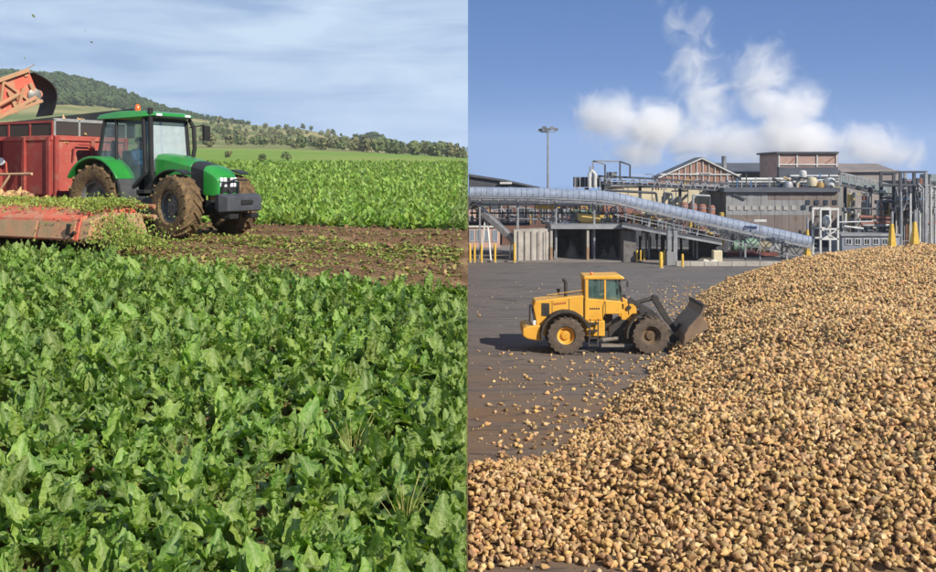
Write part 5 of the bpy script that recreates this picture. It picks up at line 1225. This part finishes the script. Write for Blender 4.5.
# machinery under the falling conveyor
mr_ = thing('washing_drums', 'green and grey drums on a red platform below the inclined conveyor', 'machinery')
fbox(MB(), 727, 252.5, 778, 256, 99, 3.5).build('platform', mat('platform_red', c(120, 66, 60), c(100, 54, 50), 1, .7), mr_)
for px, py, m_ in ((739, 246, M_GREENM), (751, 244, M_GREENM), (763, 247, mat('khaki_drum', c(140, 130, 100), c(116, 106, 82), 1, .7)), (774, 249, M_GREYC)):
    MB().lathe([(.2, -.75), (.55, -.68), (.6, 0), (.55, .68), (.2, .75)], P(px, py, 100), (1, .1, 0), 16).build('drum', m_, mr_, smooth=True)
for px in range(728, 780, 9): MB().bar(P(px, 262, 99.2), P(px, 253, 99.2), .14).build('stand', M_DKST, mr_)
for px in range(729, 780, 7): MB().bar(P(px, 252, 98.9), P(px + 4, 243, 98.9), .07).build('brace', M_GALV, mr_)
yp = thing('yellow_feeder', 'yellow-brown feeder machines beneath the middle of the sloping conveyor', 'machinery')
for i in range(7):
    px = 690 + i * 5; py = 222 + i * 2.6
    fbox(MB(), px, py, px + 4, py + 8, 98.5, 1.2).build('feeder_box', [M_FYEL, MATS['dull_yellow'], M_RUST][i % 3], yp, bevel=.04)
fbox(MB(), 690, 233, 728, 262, 99.7, .3, True).build('rear_frame', M_DKST, yp)
for i in range(6):
    px = 632 + i * 4.5; fbox(MB(), px, 213 + i, px + 3.6, 222 + i, 98.6, 1).build('guard_panel', [MATS['dull_yellow'], M_FYEL, M_RUST][i % 3], yp, bevel=.02)

# cream hall, brick silos, overhead bridge
chl = thing('cream_hall', 'cream clad hall behind the bend of the conveyor', 'building')
fbox(MB(), 612, 186.5, 728, 262, 120, 10, True).build('wall', M_CREAM, chl)
fbox(MB(), 611, 184.8, 729, 186.4, 119.8, 10.4).build('roof_edge', M_GALV, chl)
for k in range(9): MB().box(fx(616 + 12 * k, 120), fx(616.5 + 12 * k, 120), 119.94, 120, 0, fz(187, 120)).build('cladding_joint', M_GALV, chl)
for i, (px, lab) in enumerate(((684, 'rusty brick-red vessel, left of the row by the cream hall'), (693, 'rusty brick-red vessel, second of the row by the cream hall'), (702, 'rusty brick-red vessel, third of the row by the cream hall'), (711, 'rusty brick-red vessel, right end of the row by the cream hall'))):
    t = thing('rusty_vessel', lab, 'tank', (fx(px, 113), 113, 0), 0, 'rusty vessels by the cream hall')
    zt = fz(202 + i, 113); MB().lathe([(.46, 0), (.46, zt - .2), (.3, zt)], (0, 0, 0), (0, 0, 1), 16).build('shell', M_RUST, t, smooth=True)
    for h in (.35, .65, .9): MB().lathe([(.49, zt * h), (.49, zt * h + .12)], (0, 0, 0), (0, 0, 1), 16).build('hoop', M_GALV, t)
ov = thing('overhead_conveyor', 'dark lattice conveyor bridge crossing in front of the brick gable', 'conveyor bridge')
q0, q1 = [(598, 176), (640, 178), (730, 184)], None
for dy, m_, w in ((0, M_DKST, .22), (7, M_DKST, .26), (3.4, M_GALV, .12)):
    for Y in (113.6, 115.4):
        for a, b in zip(q0[:-1], q0[1:]): MB().bar(P(a[0], a[1] + dy, Y), P(b[0], b[1] + dy, Y), w).build('chord', m_, ov)
for k in range(22):
    px = 600 + 6 * k; py = np.interp(px, [598, 640, 730], [176, 178, 184]); MB().bar(P(px, py + 7, 113.5), P(px + (3 if k % 2 else -3), py, 113.5), .10).build('lattice', M_GALV, ov)
for a, b in zip(q0[:-1], q0[1:]): MB().loft([[P(a[0], a[1] + 5.0, 113.8), P(b[0], b[1] + 5.0, 113.8), P(b[0], b[1] + 5.0, 115.2), P(a[0], a[1] + 5.0, 115.2)], [P(a[0], a[1] + 6.6, 113.8), P(b[0], b[1] + 6.6, 113.8), P(b[0], b[1] + 6.6, 115.2), P(a[0], a[1] + 6.6, 115.2)]]).build('belt', M_DKST, ov)
for px in (603, 640, 680, 722): MB().bar((fx(px, 114.5), 114.5, 0), P(px, 183, 114.5), .3).build('tower_leg', M_DKST, ov)
gt = thing('steel_head_frame', 'open steel frame rising over the left end of the overhead conveyor', 'steel frame')
for a, b in (((593, 161), (593, 186)), ((593, 161), (605, 164.5)), ((605, 164.5), (605, 186)), ((593, 161), (620, 161.5)), ((620, 161.5), (630, 165)), ((630, 165), (630, 178)), ((620, 161.5), (620, 180)), ((590, 166), (590, 186))):
    MB().bar(P(a[0], a[1], 113), P(b[0], b[1], 113), .17).build('member', M_DKST if a[0] > 600 else M_GALV, gt)
MB().tube([P(589.5, 188, 112.6), P(589.5, 174, 112.6), P(592, 170.5, 112.6), P(595, 174, 112.6), P(595, 188, 112.6)], .22, 10).build('pipe_loop', M_WHITE, gt, smooth=True)
fbox(MB(), 575, 177, 601, 187, 113.5, 2).build('drive_house', M_DKST, gt); fbox(MB(), 608, 172, 617, 178.5, 114, 1.4).build('control_cabin', M_GREYC, gt, bevel=.04)
for k in range(6): MB().bar(P(575 + 5 * k, 177, 113.3), P(575 + 5 * k, 187, 113.3), .1).build('member', M_GALV, gt)
for k, (a, b) in enumerate((((604, 190), (656, 193)), ((656, 193), (657, 201)), ((664, 193), (672, 194)), ((664, 193), (664, 200)), ((693, 195), (693, 218)), ((693, 195), (710, 196)), ((604, 190), (604, 196)), ((672, 194), (673, 200)))):
    MB().tube([P(a[0], a[1], 105), P(b[0], b[1], 105)], .13, 8).build('pipe_run', M_DKST if k < 4 else M_GALV, gt, smooth=True)
for px in (604, 657, 664, 673, 710): MB().bar((fx(px, 105), 105, 0), P(px, 196, 105), .14).build('pipe_leg', M_DKST, gt)

# brick gable building with pale frame
bg = thing('brick_gable_building', 'brick building with pale framed gable and steam behind it', 'building')
MB().prism([(fx(660, 132), 0), (fx(660, 132), fz(177, 132)), (fx(702, 132), fz(159, 132)), (fx(742, 132), fz(178, 132)), (fx(742, 132), 0)], 132, 136).build('wall', M_BRICK, bg)
MB().prism([(fx(a, 131.8), fz(b, 131.8)) for a, b in ((658, 178), (702, 158.6), (744, 179), (744, 177.6), (702, 157), (658, 176.6))], 131.8, 136.2).build('roof', M_SLATE, bg)
for px in np.arange(667, 740, 6.0):
    top = np.interp(px, [660, 702, 742], [178, 160, 179]); MB().bar(P(px, 192, 131.9), P(px, top, 131.9), .09).build('frame_post', M_WHITE, bg)
MB().bar(P(660, 174, 131.85), P(742, 174.5, 131.85), .15).build('frame_rail', M_WHITE, bg)
MB().bar(P(658, 178, 131.7), P(702, 158.2, 131.7), .16).bar(P(702, 158.2, 131.7), P(744, 178.6, 131.7), .16).build('barge_board', M_WHITE, bg)
t = MB().lathe([(.35, fz(170, 135)), (.33, fz(157, 135)), (.36, fz(156.5, 135)), (.36, fz(156, 135))], (fx(724, 135), 135, 0), (0, 0, 1), 12).build('flue', M_GALV, bg, smooth=True)
# grey roofed hall and brick penthouse
gh = thing('grey_roof_hall', 'long hall with dark grey roof left of the brick penthouse', 'building')
fbox(MB(), 728, 173, 842, 262, 138, 14, True).build('wall', M_GREYC, gh)
MB().loft([[P(726, 173.5, 137), P(844, 173.5, 137), P(844, 173.5, 137) + Vector((0, 12, 1.4)), P(726, 173.5, 137) + Vector((0, 12, 1.4))], [P(726, 172, 137), P(844, 172, 137), P(844, 172, 137) + Vector((0, 12, 1.4)), P(726, 172, 137) + Vector((0, 12, 1.4))]]).build('roof', M_SLATE, gh)
ph = thing('brick_penthouse', 'pink brick plant room with pale frame above the roofs', 'building')
fbox(MB(), 778, 153.6, 838, 195, 127, 8).build('wall', mat('pink_brick_b', c(172, 144, 132), c(150, 124, 114), 1, .9), ph)
fbox(MB(), 776.5, 151.6, 839, 153.5, 126.6, 8.8).build('roof', M_DKST, ph)
for px in (779, 797, 817, 836.5): MB().bar(P(px, 178, 126.93), P(px, 153.6, 126.93), .14).build('frame_post', M_WHITE, ph)
MB().bar(P(778, 164.5, 126.9), P(838, 164.5, 126.9), .14).build('frame_rail', M_WHITE, ph)
for a, b in ((790, 797), (826, 836)): MB().bar(P(a, 163, 126.95), P(b, 156, 126.95), .10).build('diagonal', M_RUST, ph)
fbox(MB(), 779, 167, 838, 186, 126.0, .9).build('lean_to_roof', M_SLATE, ph)

# big sheet-clad shed with pale and dark panes
ss_ = thing('sheet_clad_shed', 'big grey-brown sheet clad shed behind the sloping conveyor', 'shed')
fbox(MB(), 726, 192.5, 838, 262, 112.3, 9, True).build('core', M_DKST, ss_)
k = 0
for i in range(16):
    x0 = 726 + i * 7; x1 = x0 + 6.85; bot = np.interp(x0, [726, 838], [230, 243]); yo = .03 * (i % 2)
    for y0, y1, m_ in ((192, 200, M_GREYC if i < 6 else M_BROWNC), (200.1, 215, M_GREYC if i < 12 else M_BROWNC), (215.1, bot, M_BROWNC)):
        fbox(MB(), x0, y0, x1, y1, 112.2 - yo, .09 + yo).build('wall_sheet', m_, ss_); k += 1
for i in range(9): fbox(MB(), 729 + i * 7.8, 205.5 + (i % 2) * .4, 733.5 + i * 7.8, 210, 112.1, .06).build('pane', mat('pale_pane', c(164, 160, 154), c(146, 142, 136), 2, .5), ss_)
for px, py in ((806, 200), (815, 200), (824, 200), (833, 200), (802, 205), (810, 206), (820, 206)): fbox(MB(), px, py, px + 4, py + 4.5, 112.06, .08).build('pane', M_PANE, ss_)
fbox(MB(), 724, 187.8, 840, 192, 111.7, 10).build('roof', M_SLATE, ss_)
MB().bar(P(733, 194, 112.0), P(746, 199, 112.0), .14).build('lean_pipe', M_DKST, ss_)
for px in range(728, 838, 9): MB().bar((fx(px, 111.9), 111.9, 0), P(px, np.interp(px, [726, 838], [230, 243]), 111.9), .2).build('stilt', M_DKST, ss_)
rp = thing('roof_pipework', 'pipes tanks and blue posts on top of the sheet clad shed', 'pipework')
for py, m_, x0, x1 in ((179, M_WHITE, 741, 800), (182, M_GALV, 728, 838), (185, M_DKST, 728, 838), (176, M_GALV, 790, 838)): MB().tube([P(x0, py, 118), P(x1, py, 118)], .16, 8).build('pipe', m_, rp, smooth=True)
for i in range(24):
    px = 728 + i * 4.6; MB().bar(P(px, 188.5, 117), P(px, rng.uniform(172, 184), 117), .12).build('post', [M_GALV, M_DKST, mat('blue_paint', c(70, 118, 160), c(56, 98, 138), 1, .5)][i % 3], rp)
for i in range(10):
    px = rng.uniform(775, 836); MB().tube([P(px, 189, 116), P(px, rng.uniform(178, 184), 116), P(px + rng.uniform(-10, 10), rng.uniform(176, 184), 116)], rng.uniform(.08, .2), 8).build('pipe', [M_GALV, M_DKST, M_WHITE, mat('brass', c(168, 136, 82), c(140, 108, 62), 2, .5)][i % 4], rp, smooth=True)
for px, py, r_, m_ in ((803, 174, .45, M_WHITE), (812, 182, .6, M_CREAM), (830, 183, .65, M_WHITE), (788, 186, .6, M_GALV), (820, 186, .5, MATS['brass'])):
    MB().lathe([(.1, -r_), (r_ * .8, -r_ * .8), (r_, 0), (r_ * .8, r_ * .8), (.1, r_)], P(px, py, 115.5), (0, 0, 1), 14).build('vessel', m_, rp, smooth=True)
fbox(MB(), 795, 177, 812, 178.3, 115.5, 1.5).build('platform', M_DKST, rp)
# T lamp, white gantry, yellow hoppers
tlp = thing('yard_lamp', 'T-shaped yard lamp in front of the sheet clad shed', 'lamp', (fx(760, 95), 95, 0))
MB().tube([(0, 0, 0), (0, 0, fz(222, 95))], .06, 8).build('pole', M_GALV, tlp); MB().box(-.6, .6, -.12, .12, fz(222, 95), fz(219.5, 95)).build('lamp_head', M_WHITE, tlp, bevel=.03)
wg = thing('white_gantry', 'white steel gantry with sampler standing behind the heap crest', 'gantry')
for px in (820.5, 838):
    for Y in (90, 92): MB().bar((fx(px, 90), Y, 0), (fx(px, 90), Y, fz(208.5, 90)), .16).build('leg', M_WHITE, wg)
for py in (209, 229, 239):
    for Y in (90, 92): MB().bar((fx(820, 90), Y, fz(py, 90)), (fx(838.5, 90), Y, fz(py, 90)), .16 if py > 210 else .2).build('cross_beam', M_WHITE, wg)
MB().bar(P(821, 240, 90), P(838, 229, 90), .09).bar(P(821, 229, 92), P(838, 240, 92), .09).build('brace', M_WHITE, wg)
MB().lathe([(.15, -.5), (.38, -.2), (.38, .3), (.12, .55)], P(827, 221, 91), (0, .2, 1), 12).build('sampler_head', M_WHITE, wg, smooth=True)
MB().tube([P(827, 227, 91), P(823, 240, 91)], .16, 8).build('sampler_arm', M_GALV, wg, smooth=True)
for px, py, w, lab in ((809, 230, 4, 'short yellow hopper leg left of the white gantry'), (894, 224, 5.5, 'yellow tapered chute left of the tower behind the heap'), (917, 222, 6, 'yellow tapered chute below the steel tower at right')):
    Y = 98; t = thing('yellow_chute', lab, 'chute', (fx(px, Y), Y, 0)); w = w * .62 * Y / 1000; z1 = fz(py, Y)
    MB().loft([[(-w, 0, .3), (w, 0, .3), (w, 1, .3), (-w, 1, .3)], [(-w * .75, .1, z1 * .5), (w * .75, .1, z1 * .5), (w * .75, .9, z1 * .5), (-w * .75, .9, z1 * .5)], [(-w * .3, .3, z1), (w * .3, .3, z1), (w * .3, .7, z1), (-w * .3, .7, z1)]]).build('hood', M_FYEL, t, bevel=.03)
    MB().box(-w, w, .05, .95, 0, .29).build('base', M_DKST, t); MB().tube([(w * .1, .5, z1), (w * .1, .5, z1 + 1.2)], .12, 8).build('pipe', M_GALV, t)
# right side: grey hall, truss conveyor, tower, silos
rh = thing('right_grey_hall', 'grey hall with high flat roof behind the truss conveyor', 'building')
fbox(MB(), 840, 170, 899, 262, 140, 16, True).build('wall', mat('dust_cladding', c(150, 142, 136), c(128, 120, 116), .4, .8), rh); MB().loft([[P(838, 172, 139.5), P(900, 172, 139.5), P(900, 163, 139.5) + Vector((-.8, 6, 0)), P(840, 163, 139.5) + Vector((0, 6, 0))], [P(838, 171, 139.5) + Vector((0, 14, 0)), P(900, 171, 139.5) + Vector((0, 14, 0)), P(900, 163, 139.5) + Vector((-.8, 7, 0)), P(840, 163, 139.5) + Vector((0, 7, 0))]]).build('roof', mat('dust_roof', c(138, 128, 124), c(112, 104, 102), .3, .85), rh)
tc_ = thing('truss_conveyor', 'grey latticed conveyor gallery sloping down to the right tower', 'conveyor')
for dy in (0, 12):
    for Y in (112, 114): MB().bar(P(841, 173 + dy, Y), P(899, 187 + dy * .95, Y), .24).build('chord', M_DKST if dy else M_GALV, tc_)
for k in range(14):
    a = 841 + k * 4.15; MB().bar(P(a, 173 + (a - 841) * .241, 111.9), P(a + (4.15 if k % 2 else -.1), 185 + (a - 841) * .23, 111.9), .11).build('lattice', M_GALV, tc_)
for k in range(8):
    a0, a1 = 841 + k * 7.25, 841 + (k + .95) * 7.25
    MB().loft([[P(a, 175.5 + (a - 841) * .241, 113), P(a, 183.5 + (a - 841) * .235, 113), P(a, 183.5 + (a - 841) * .235, 113.8), P(a, 175.5 + (a - 841) * .241, 113.8)] for a in (a0, a1)]).build('side_sheet', mat('teal_sheet', c(134, 146, 148), c(108, 120, 122), .6, .6), tc_)
for px in (845, 870, 897): MB().bar((fx(px, 113), 113, 0), P(px, 187, 113), .3).build('leg', M_DKST, tc_)
for px, w, py, m_, lab in ((851, 7, 194, MATS['dull_yellow'], 'slim olive silo under the left of the truss conveyor'), (866, 9, 202, M_GREYC, 'grey tank under the middle of the truss conveyor'), (883, 11, 204, mat('pale_tank', c(184, 180, 176), c(160, 156, 152), .8, .6), 'pale wide tank left of the steel tower'), (910, 9, 214, M_CREAM, 'dusty cream tank inside the steel tower')):
    Y = 110; t = thing('silo', lab, 'silo', (fx(px, Y), Y, 0)); r_ = w * Y / 2000; z1 = fz(py, Y)
    for j in range(3): MB().lathe([(r_, z1 * j / 3), (r_, z1 * (j + .98) / 3)], (0, 0, 0), (0, 0, 1), 20).build('shell_ring', m_, t, smooth=True)
    MB().lathe([(r_ * 1.03, z1 * .985), (r_ * .6, z1 + .25), (.05, z1 + .4)], (0, 0, 0), (0, 0, 1), 20).build('roof', M_GALV, t, smooth=True)
    MB().bar((-r_ * .2, -r_ - .1, 0), (-r_ * .2, -r_ - .1, z1), .08).bar((r_ * .15, -r_ - .1, 0), (r_ * .15, -r_ - .1, z1), .08).build('ladder', M_DKST, t)
tw = thing('steel_tower', 'open steel process tower at the right edge of the factory', 'steel tower')
for px in (900.5, 914, 926):
    for Y in (105, 110): MB().bar((fx(px, 105), Y, 0), (fx(px, 105), Y, fz(172, 105)), .28).build('column', M_GALV if px > 920 else M_DKST, tw)
for py in (172, 185, 199, 203, 220):
    for Y in (105, 110): MB().bar((fx(899, 105), Y, fz(py, 105)), (fx(927, 105), Y, fz(py, 105)), .22).build('beam', M_DKST if py != 199 else mat('blue_beam', c(90, 112, 140), c(70, 90, 116), 1, .6), tw)
for py in (186, 203): MB().box(fx(900, 105), fx(926, 105), 105.3, 109.7, fz(py, 105) - .08, fz(py, 105)).build('floor_grating', M_DKST, tw)
for i in range(12):
    px = rng.uniform(902, 924); py = rng.choice([178, 192, 210]); fbox(MB(), px, py, px + rng.uniform(2, 5), py + 7, 106 + rng.uniform(0, 2), 1).build('equipment', [M_GREENM, M_GALV, M_RUST, M_DKST][i % 4], tw, bevel=.05)
for i in range(7):
    px = rng.uniform(901, 926); MB().tube([P(px, 250, 104.5), P(px, rng.uniform(180, 215), 104.5), P(px + rng.uniform(-8, 6), rng.uniform(180, 215), 104.5)], .11, 8).build('pipe', [M_GALV, M_DKST, M_WHITE][i % 3], tw, smooth=True)
rb = thing('right_annex', 'pale grey annex building cut by the right picture edge', 'building')
fbox(MB(), 928, 184, 990, 262, 120, 12, True).build('wall', mat('annex_grey', c(168, 170, 174), c(146, 148, 152), .5, .7), rb); fbox(MB(), 927, 181, 992, 184, 119.6, 13).build('roof', M_SLATE, rb)
for k in range(4): win('w', rb, 931 + 12 * k, 196, 936 + 12 * k, 203, 120); win('w', rb, 931 + 12 * k, 214, 936 + 12 * k, 222, 120)
fbox(MB(), 931, 174, 936, 181, 121, 3).build('roof_vent', MATS['teal_sheet'], rb)
lw = thing('low_machine_house', 'dusty blue-grey machine house just behind the heap crest', 'building')
fbox(MB(), 842, 236, 900, 262, 104, 4, True).build('wall', mat('bluegrey', c(134, 138, 150), c(108, 112, 124), .8, .8), lw); fbox(MB(), 841, 234, 901, 236, 103.8, 4.4).build('roof', M_GALV, lw)
for k in range(6): win('w', lw, 846 + 9 * k, 239, 851 + 9 * k, 244, 104)
rr_ = thing('pipe_bridge', 'tangle of grey pipes and posts between silos and shed', 'pipework')
for i in range(16):
    px = rng.uniform(840, 900); MB().bar((fx(px, 107), 107, 0), P(px, rng.uniform(200, 230), 107), .14).build('post', [M_GALV, M_DKST, M_WHITE][i % 3], rr_)
for i in range(8):
    a = rng.uniform(838, 880); py = rng.uniform(200, 232); MB().tube([P(a, py, 106.6), P(a + rng.uniform(14, 40), py + rng.uniform(-2, 3), 106.6)], rng.uniform(.08, .2), 8).build('pipe', [M_GALV, M_DKST, MATS['rusty_red']][i % 3], rr_, smooth=True)

# more small plant: cable trays, vents, lamps and stair towers between the buildings
def clutter(name, label, x0, x1, y0, y1, Y, n, seed):
    t = thing(name, label, 'pipework'); r = np.random.default_rng(seed); ms = [M_GALV, M_DKST, M_GREYC, M_GALV, M_WHITE, MATS['dull_yellow'], M_RUST]
    for i in range(n):
        a, b = r.uniform(x0, x1), r.uniform(y0, y1); m_ = ms[int(r.integers(0, len(ms)))]; k = i % 4; yy = Y + r.uniform(0, 2.0)
        if k == 0: MB().tube([P(a, y1, yy), P(a, b, yy), P(a + r.uniform(-9, 9), b, yy)], r.uniform(.05, .12), 7).build('pipe', m_, t, smooth=True)
        elif k == 1: MB().bar(P(a, y1, yy), P(a, b, yy), r.uniform(.05, .11)).build('post', m_, t)
        elif k == 2: MB().bar(P(a - r.uniform(4, 10), b, yy), P(min(a + r.uniform(4, 10), 960), b + r.uniform(-1, 1), yy), r.uniform(.06, .13)).build('tray', m_, t)
        else: fbox(MB(), a, b, a + r.uniform(1.5, 4), min(b + r.uniform(2, 5), y1), yy, r.uniform(.5, 1.2)).build('casing', m_, t, bevel=.03)
    return t
clutter('conveyor_plant', 'jumble of small pipes and casings under the level conveyor', 472, 626, 204, 224, 101.5, 70, 1)
clutter('slope_plant', 'jumble of pipes and posts behind the sloping conveyor', 640, 724, 212, 240, 103, 60, 2)
clutter('roof_plant', 'jumble of small pipes above the shed roof', 728, 838, 176, 189, 119.5, 56, 3)
clutter('silo_plant', 'jumble of pipes trays and posts around the silos', 840, 900, 190, 236, 107.5, 80, 4)
clutter('tower_plant', 'jumble of pipes inside and right of the steel tower', 899, 938, 176, 246, 108, 70, 5)
clutter('bridge_plant', 'small pipes and posts along the overhead conveyor', 575, 730, 172, 190, 116, 44, 6)
# ------------------------------------------------------------------ steam over the factory
def steam():
    Y0, Y1 = 150.0, 172.0; YM = 161.0
    x0, x1, z0, z1 = fx(565, YM), fx(925, YM), fz(182, YM), fz(-6, YM)
    o = MB().box(x0, x1, Y0, Y1, z0, z1).build('steam', None); tag(o, 'white steam drifting up behind the factory roofs', 'steam', kind='stuff')
    m = bpy.data.materials.new('steam'); m.use_nodes = True; n, l = m.node_tree.nodes, m.node_tree.links; n.clear()
    out = n.new('ShaderNodeOutputMaterial'); pv = n.new('ShaderNodeVolumePrincipled'); l.new(pv.outputs[0], out.inputs['Volume'])
    pv.inputs['Color'].default_value = (.995, .995, .995, 1); pv.inputs['Anisotropy'].default_value = .0
    ge = n.new('ShaderNodeNewGeometry')
    nz = n.new('ShaderNodeTexNoise'); nz.inputs['Scale'].default_value = .20; nz.inputs['Detail'].default_value = 8; nz.inputs['Roughness'].default_value = .66; nz.inputs['Distortion'].default_value = 1.1
    l.new(ge.outputs['Position'], nz.inputs['Vector'])
    acc = None
    # (px, py, rx px, rz px, ry m, weight)
    for px, py, rx, rz, ry, wt in ((612, 118, 46, 34, 6.5, 1.25), (655, 128, 52, 34, 6.5, 1.25), (594, 112, 30, 26, 5, 1.0), (690, 142, 62, 30, 6, 1.0), (640, 152, 50, 22, 6, .95), (706, 105, 44, 70, 6, .80), (694, 55, 38, 66, 6, .68), (676, 20, 32, 44, 5, .58), (792, 118, 44, 56, 6.5, 1.05), (766, 86, 44, 56, 6.5, .95), (800, 142, 52, 34, 7, 1.35), (780, 132, 34, 26, 6, 1.3), (736, 144, 76, 32, 6, 1.05), (866, 146, 66, 34, 6, 1.0), (900, 154, 44, 24, 5, .9)):
        c_ = P(px, py, YM); s1 = n.new('ShaderNodeVectorMath'); s1.operation = 'SUBTRACT'; s1.inputs[1].default_value = c_; l.new(ge.outputs['Position'], s1.inputs[0])
        s2 = n.new('ShaderNodeVectorMath'); s2.operation = 'DIVIDE'; s2.inputs[1].default_value = (rx * YM / 1000, ry, rz * YM / 1000); l.new(s1.outputs[0], s2.inputs[0])
        s3 = n.new('ShaderNodeVectorMath'); s3.operation = 'LENGTH'; l.new(s2.outputs[0], s3.inputs[0])
        s4 = n.new('ShaderNodeMapRange'); s4.inputs['From Min'].default_value = 1.25; s4.inputs['From Max'].default_value = 0.0; s4.inputs['To Max'].default_value = wt; l.new(s3.outputs['Value'], s4.inputs['Value'])
        if acc is None: acc = s4.outputs[0]
        else:
            a = n.new('ShaderNodeMath'); a.operation = 'MAXIMUM'; l.new(acc, a.inputs[0]); l.new(s4.outputs[0], a.inputs[1]); acc = a.outputs[0]
    nn = n.new('ShaderNodeMapRange'); nn.inputs['From Min'].default_value = .30; nn.inputs['From Max'].default_value = .72; nn.inputs['To Min'].default_value = .68; nn.inputs['To Max'].default_value = .0; l.new(nz.outputs['Fac'], nn.inputs['Value'])
    sb_ = n.new('ShaderNodeMath'); sb_.operation = 'SUBTRACT'; sb_.use_clamp = True; l.new(acc, sb_.inputs[0]); l.new(nn.outputs[0], sb_.inputs[1])
    sq = n.new('ShaderNodeMath'); sq.operation = 'POWER'; sq.inputs[1].default_value = 1.4; l.new(sb_.outputs[0], sq.inputs[0])
    ml = n.new('ShaderNodeMath'); ml.operation = 'MULTIPLY'; ml.inputs[1].default_value = 1.0; l.new(sq.outputs[0], ml.inputs[0]); l.new(ml.outputs[0], pv.inputs['Density'])
    o.data.materials.clear(); o.data.materials.append(m)
steam()

hz_o = MB().box(-1450, 1550, -40, 3060, -22, 128).build('haze', None); tag(hz_o, 'thin pale haze over field and factory', 'haze', kind='stuff')
hm = bpy.data.materials.new('haze'); hm.use_nodes = True; hn_, hl_ = hm.node_tree.nodes, hm.node_tree.links; hn_.clear()
ho, hv_ = hn_.new('ShaderNodeOutputMaterial'), hn_.new('ShaderNodeVolumePrincipled'); hl_.new(hv_.outputs[0], ho.inputs['Volume'])
hv_.inputs['Color'].default_value = (.80, .87, 1.0, 1); hv_.inputs['Density'].default_value = .0002
hz_o.data.materials.clear(); hz_o.data.materials.append(hm)
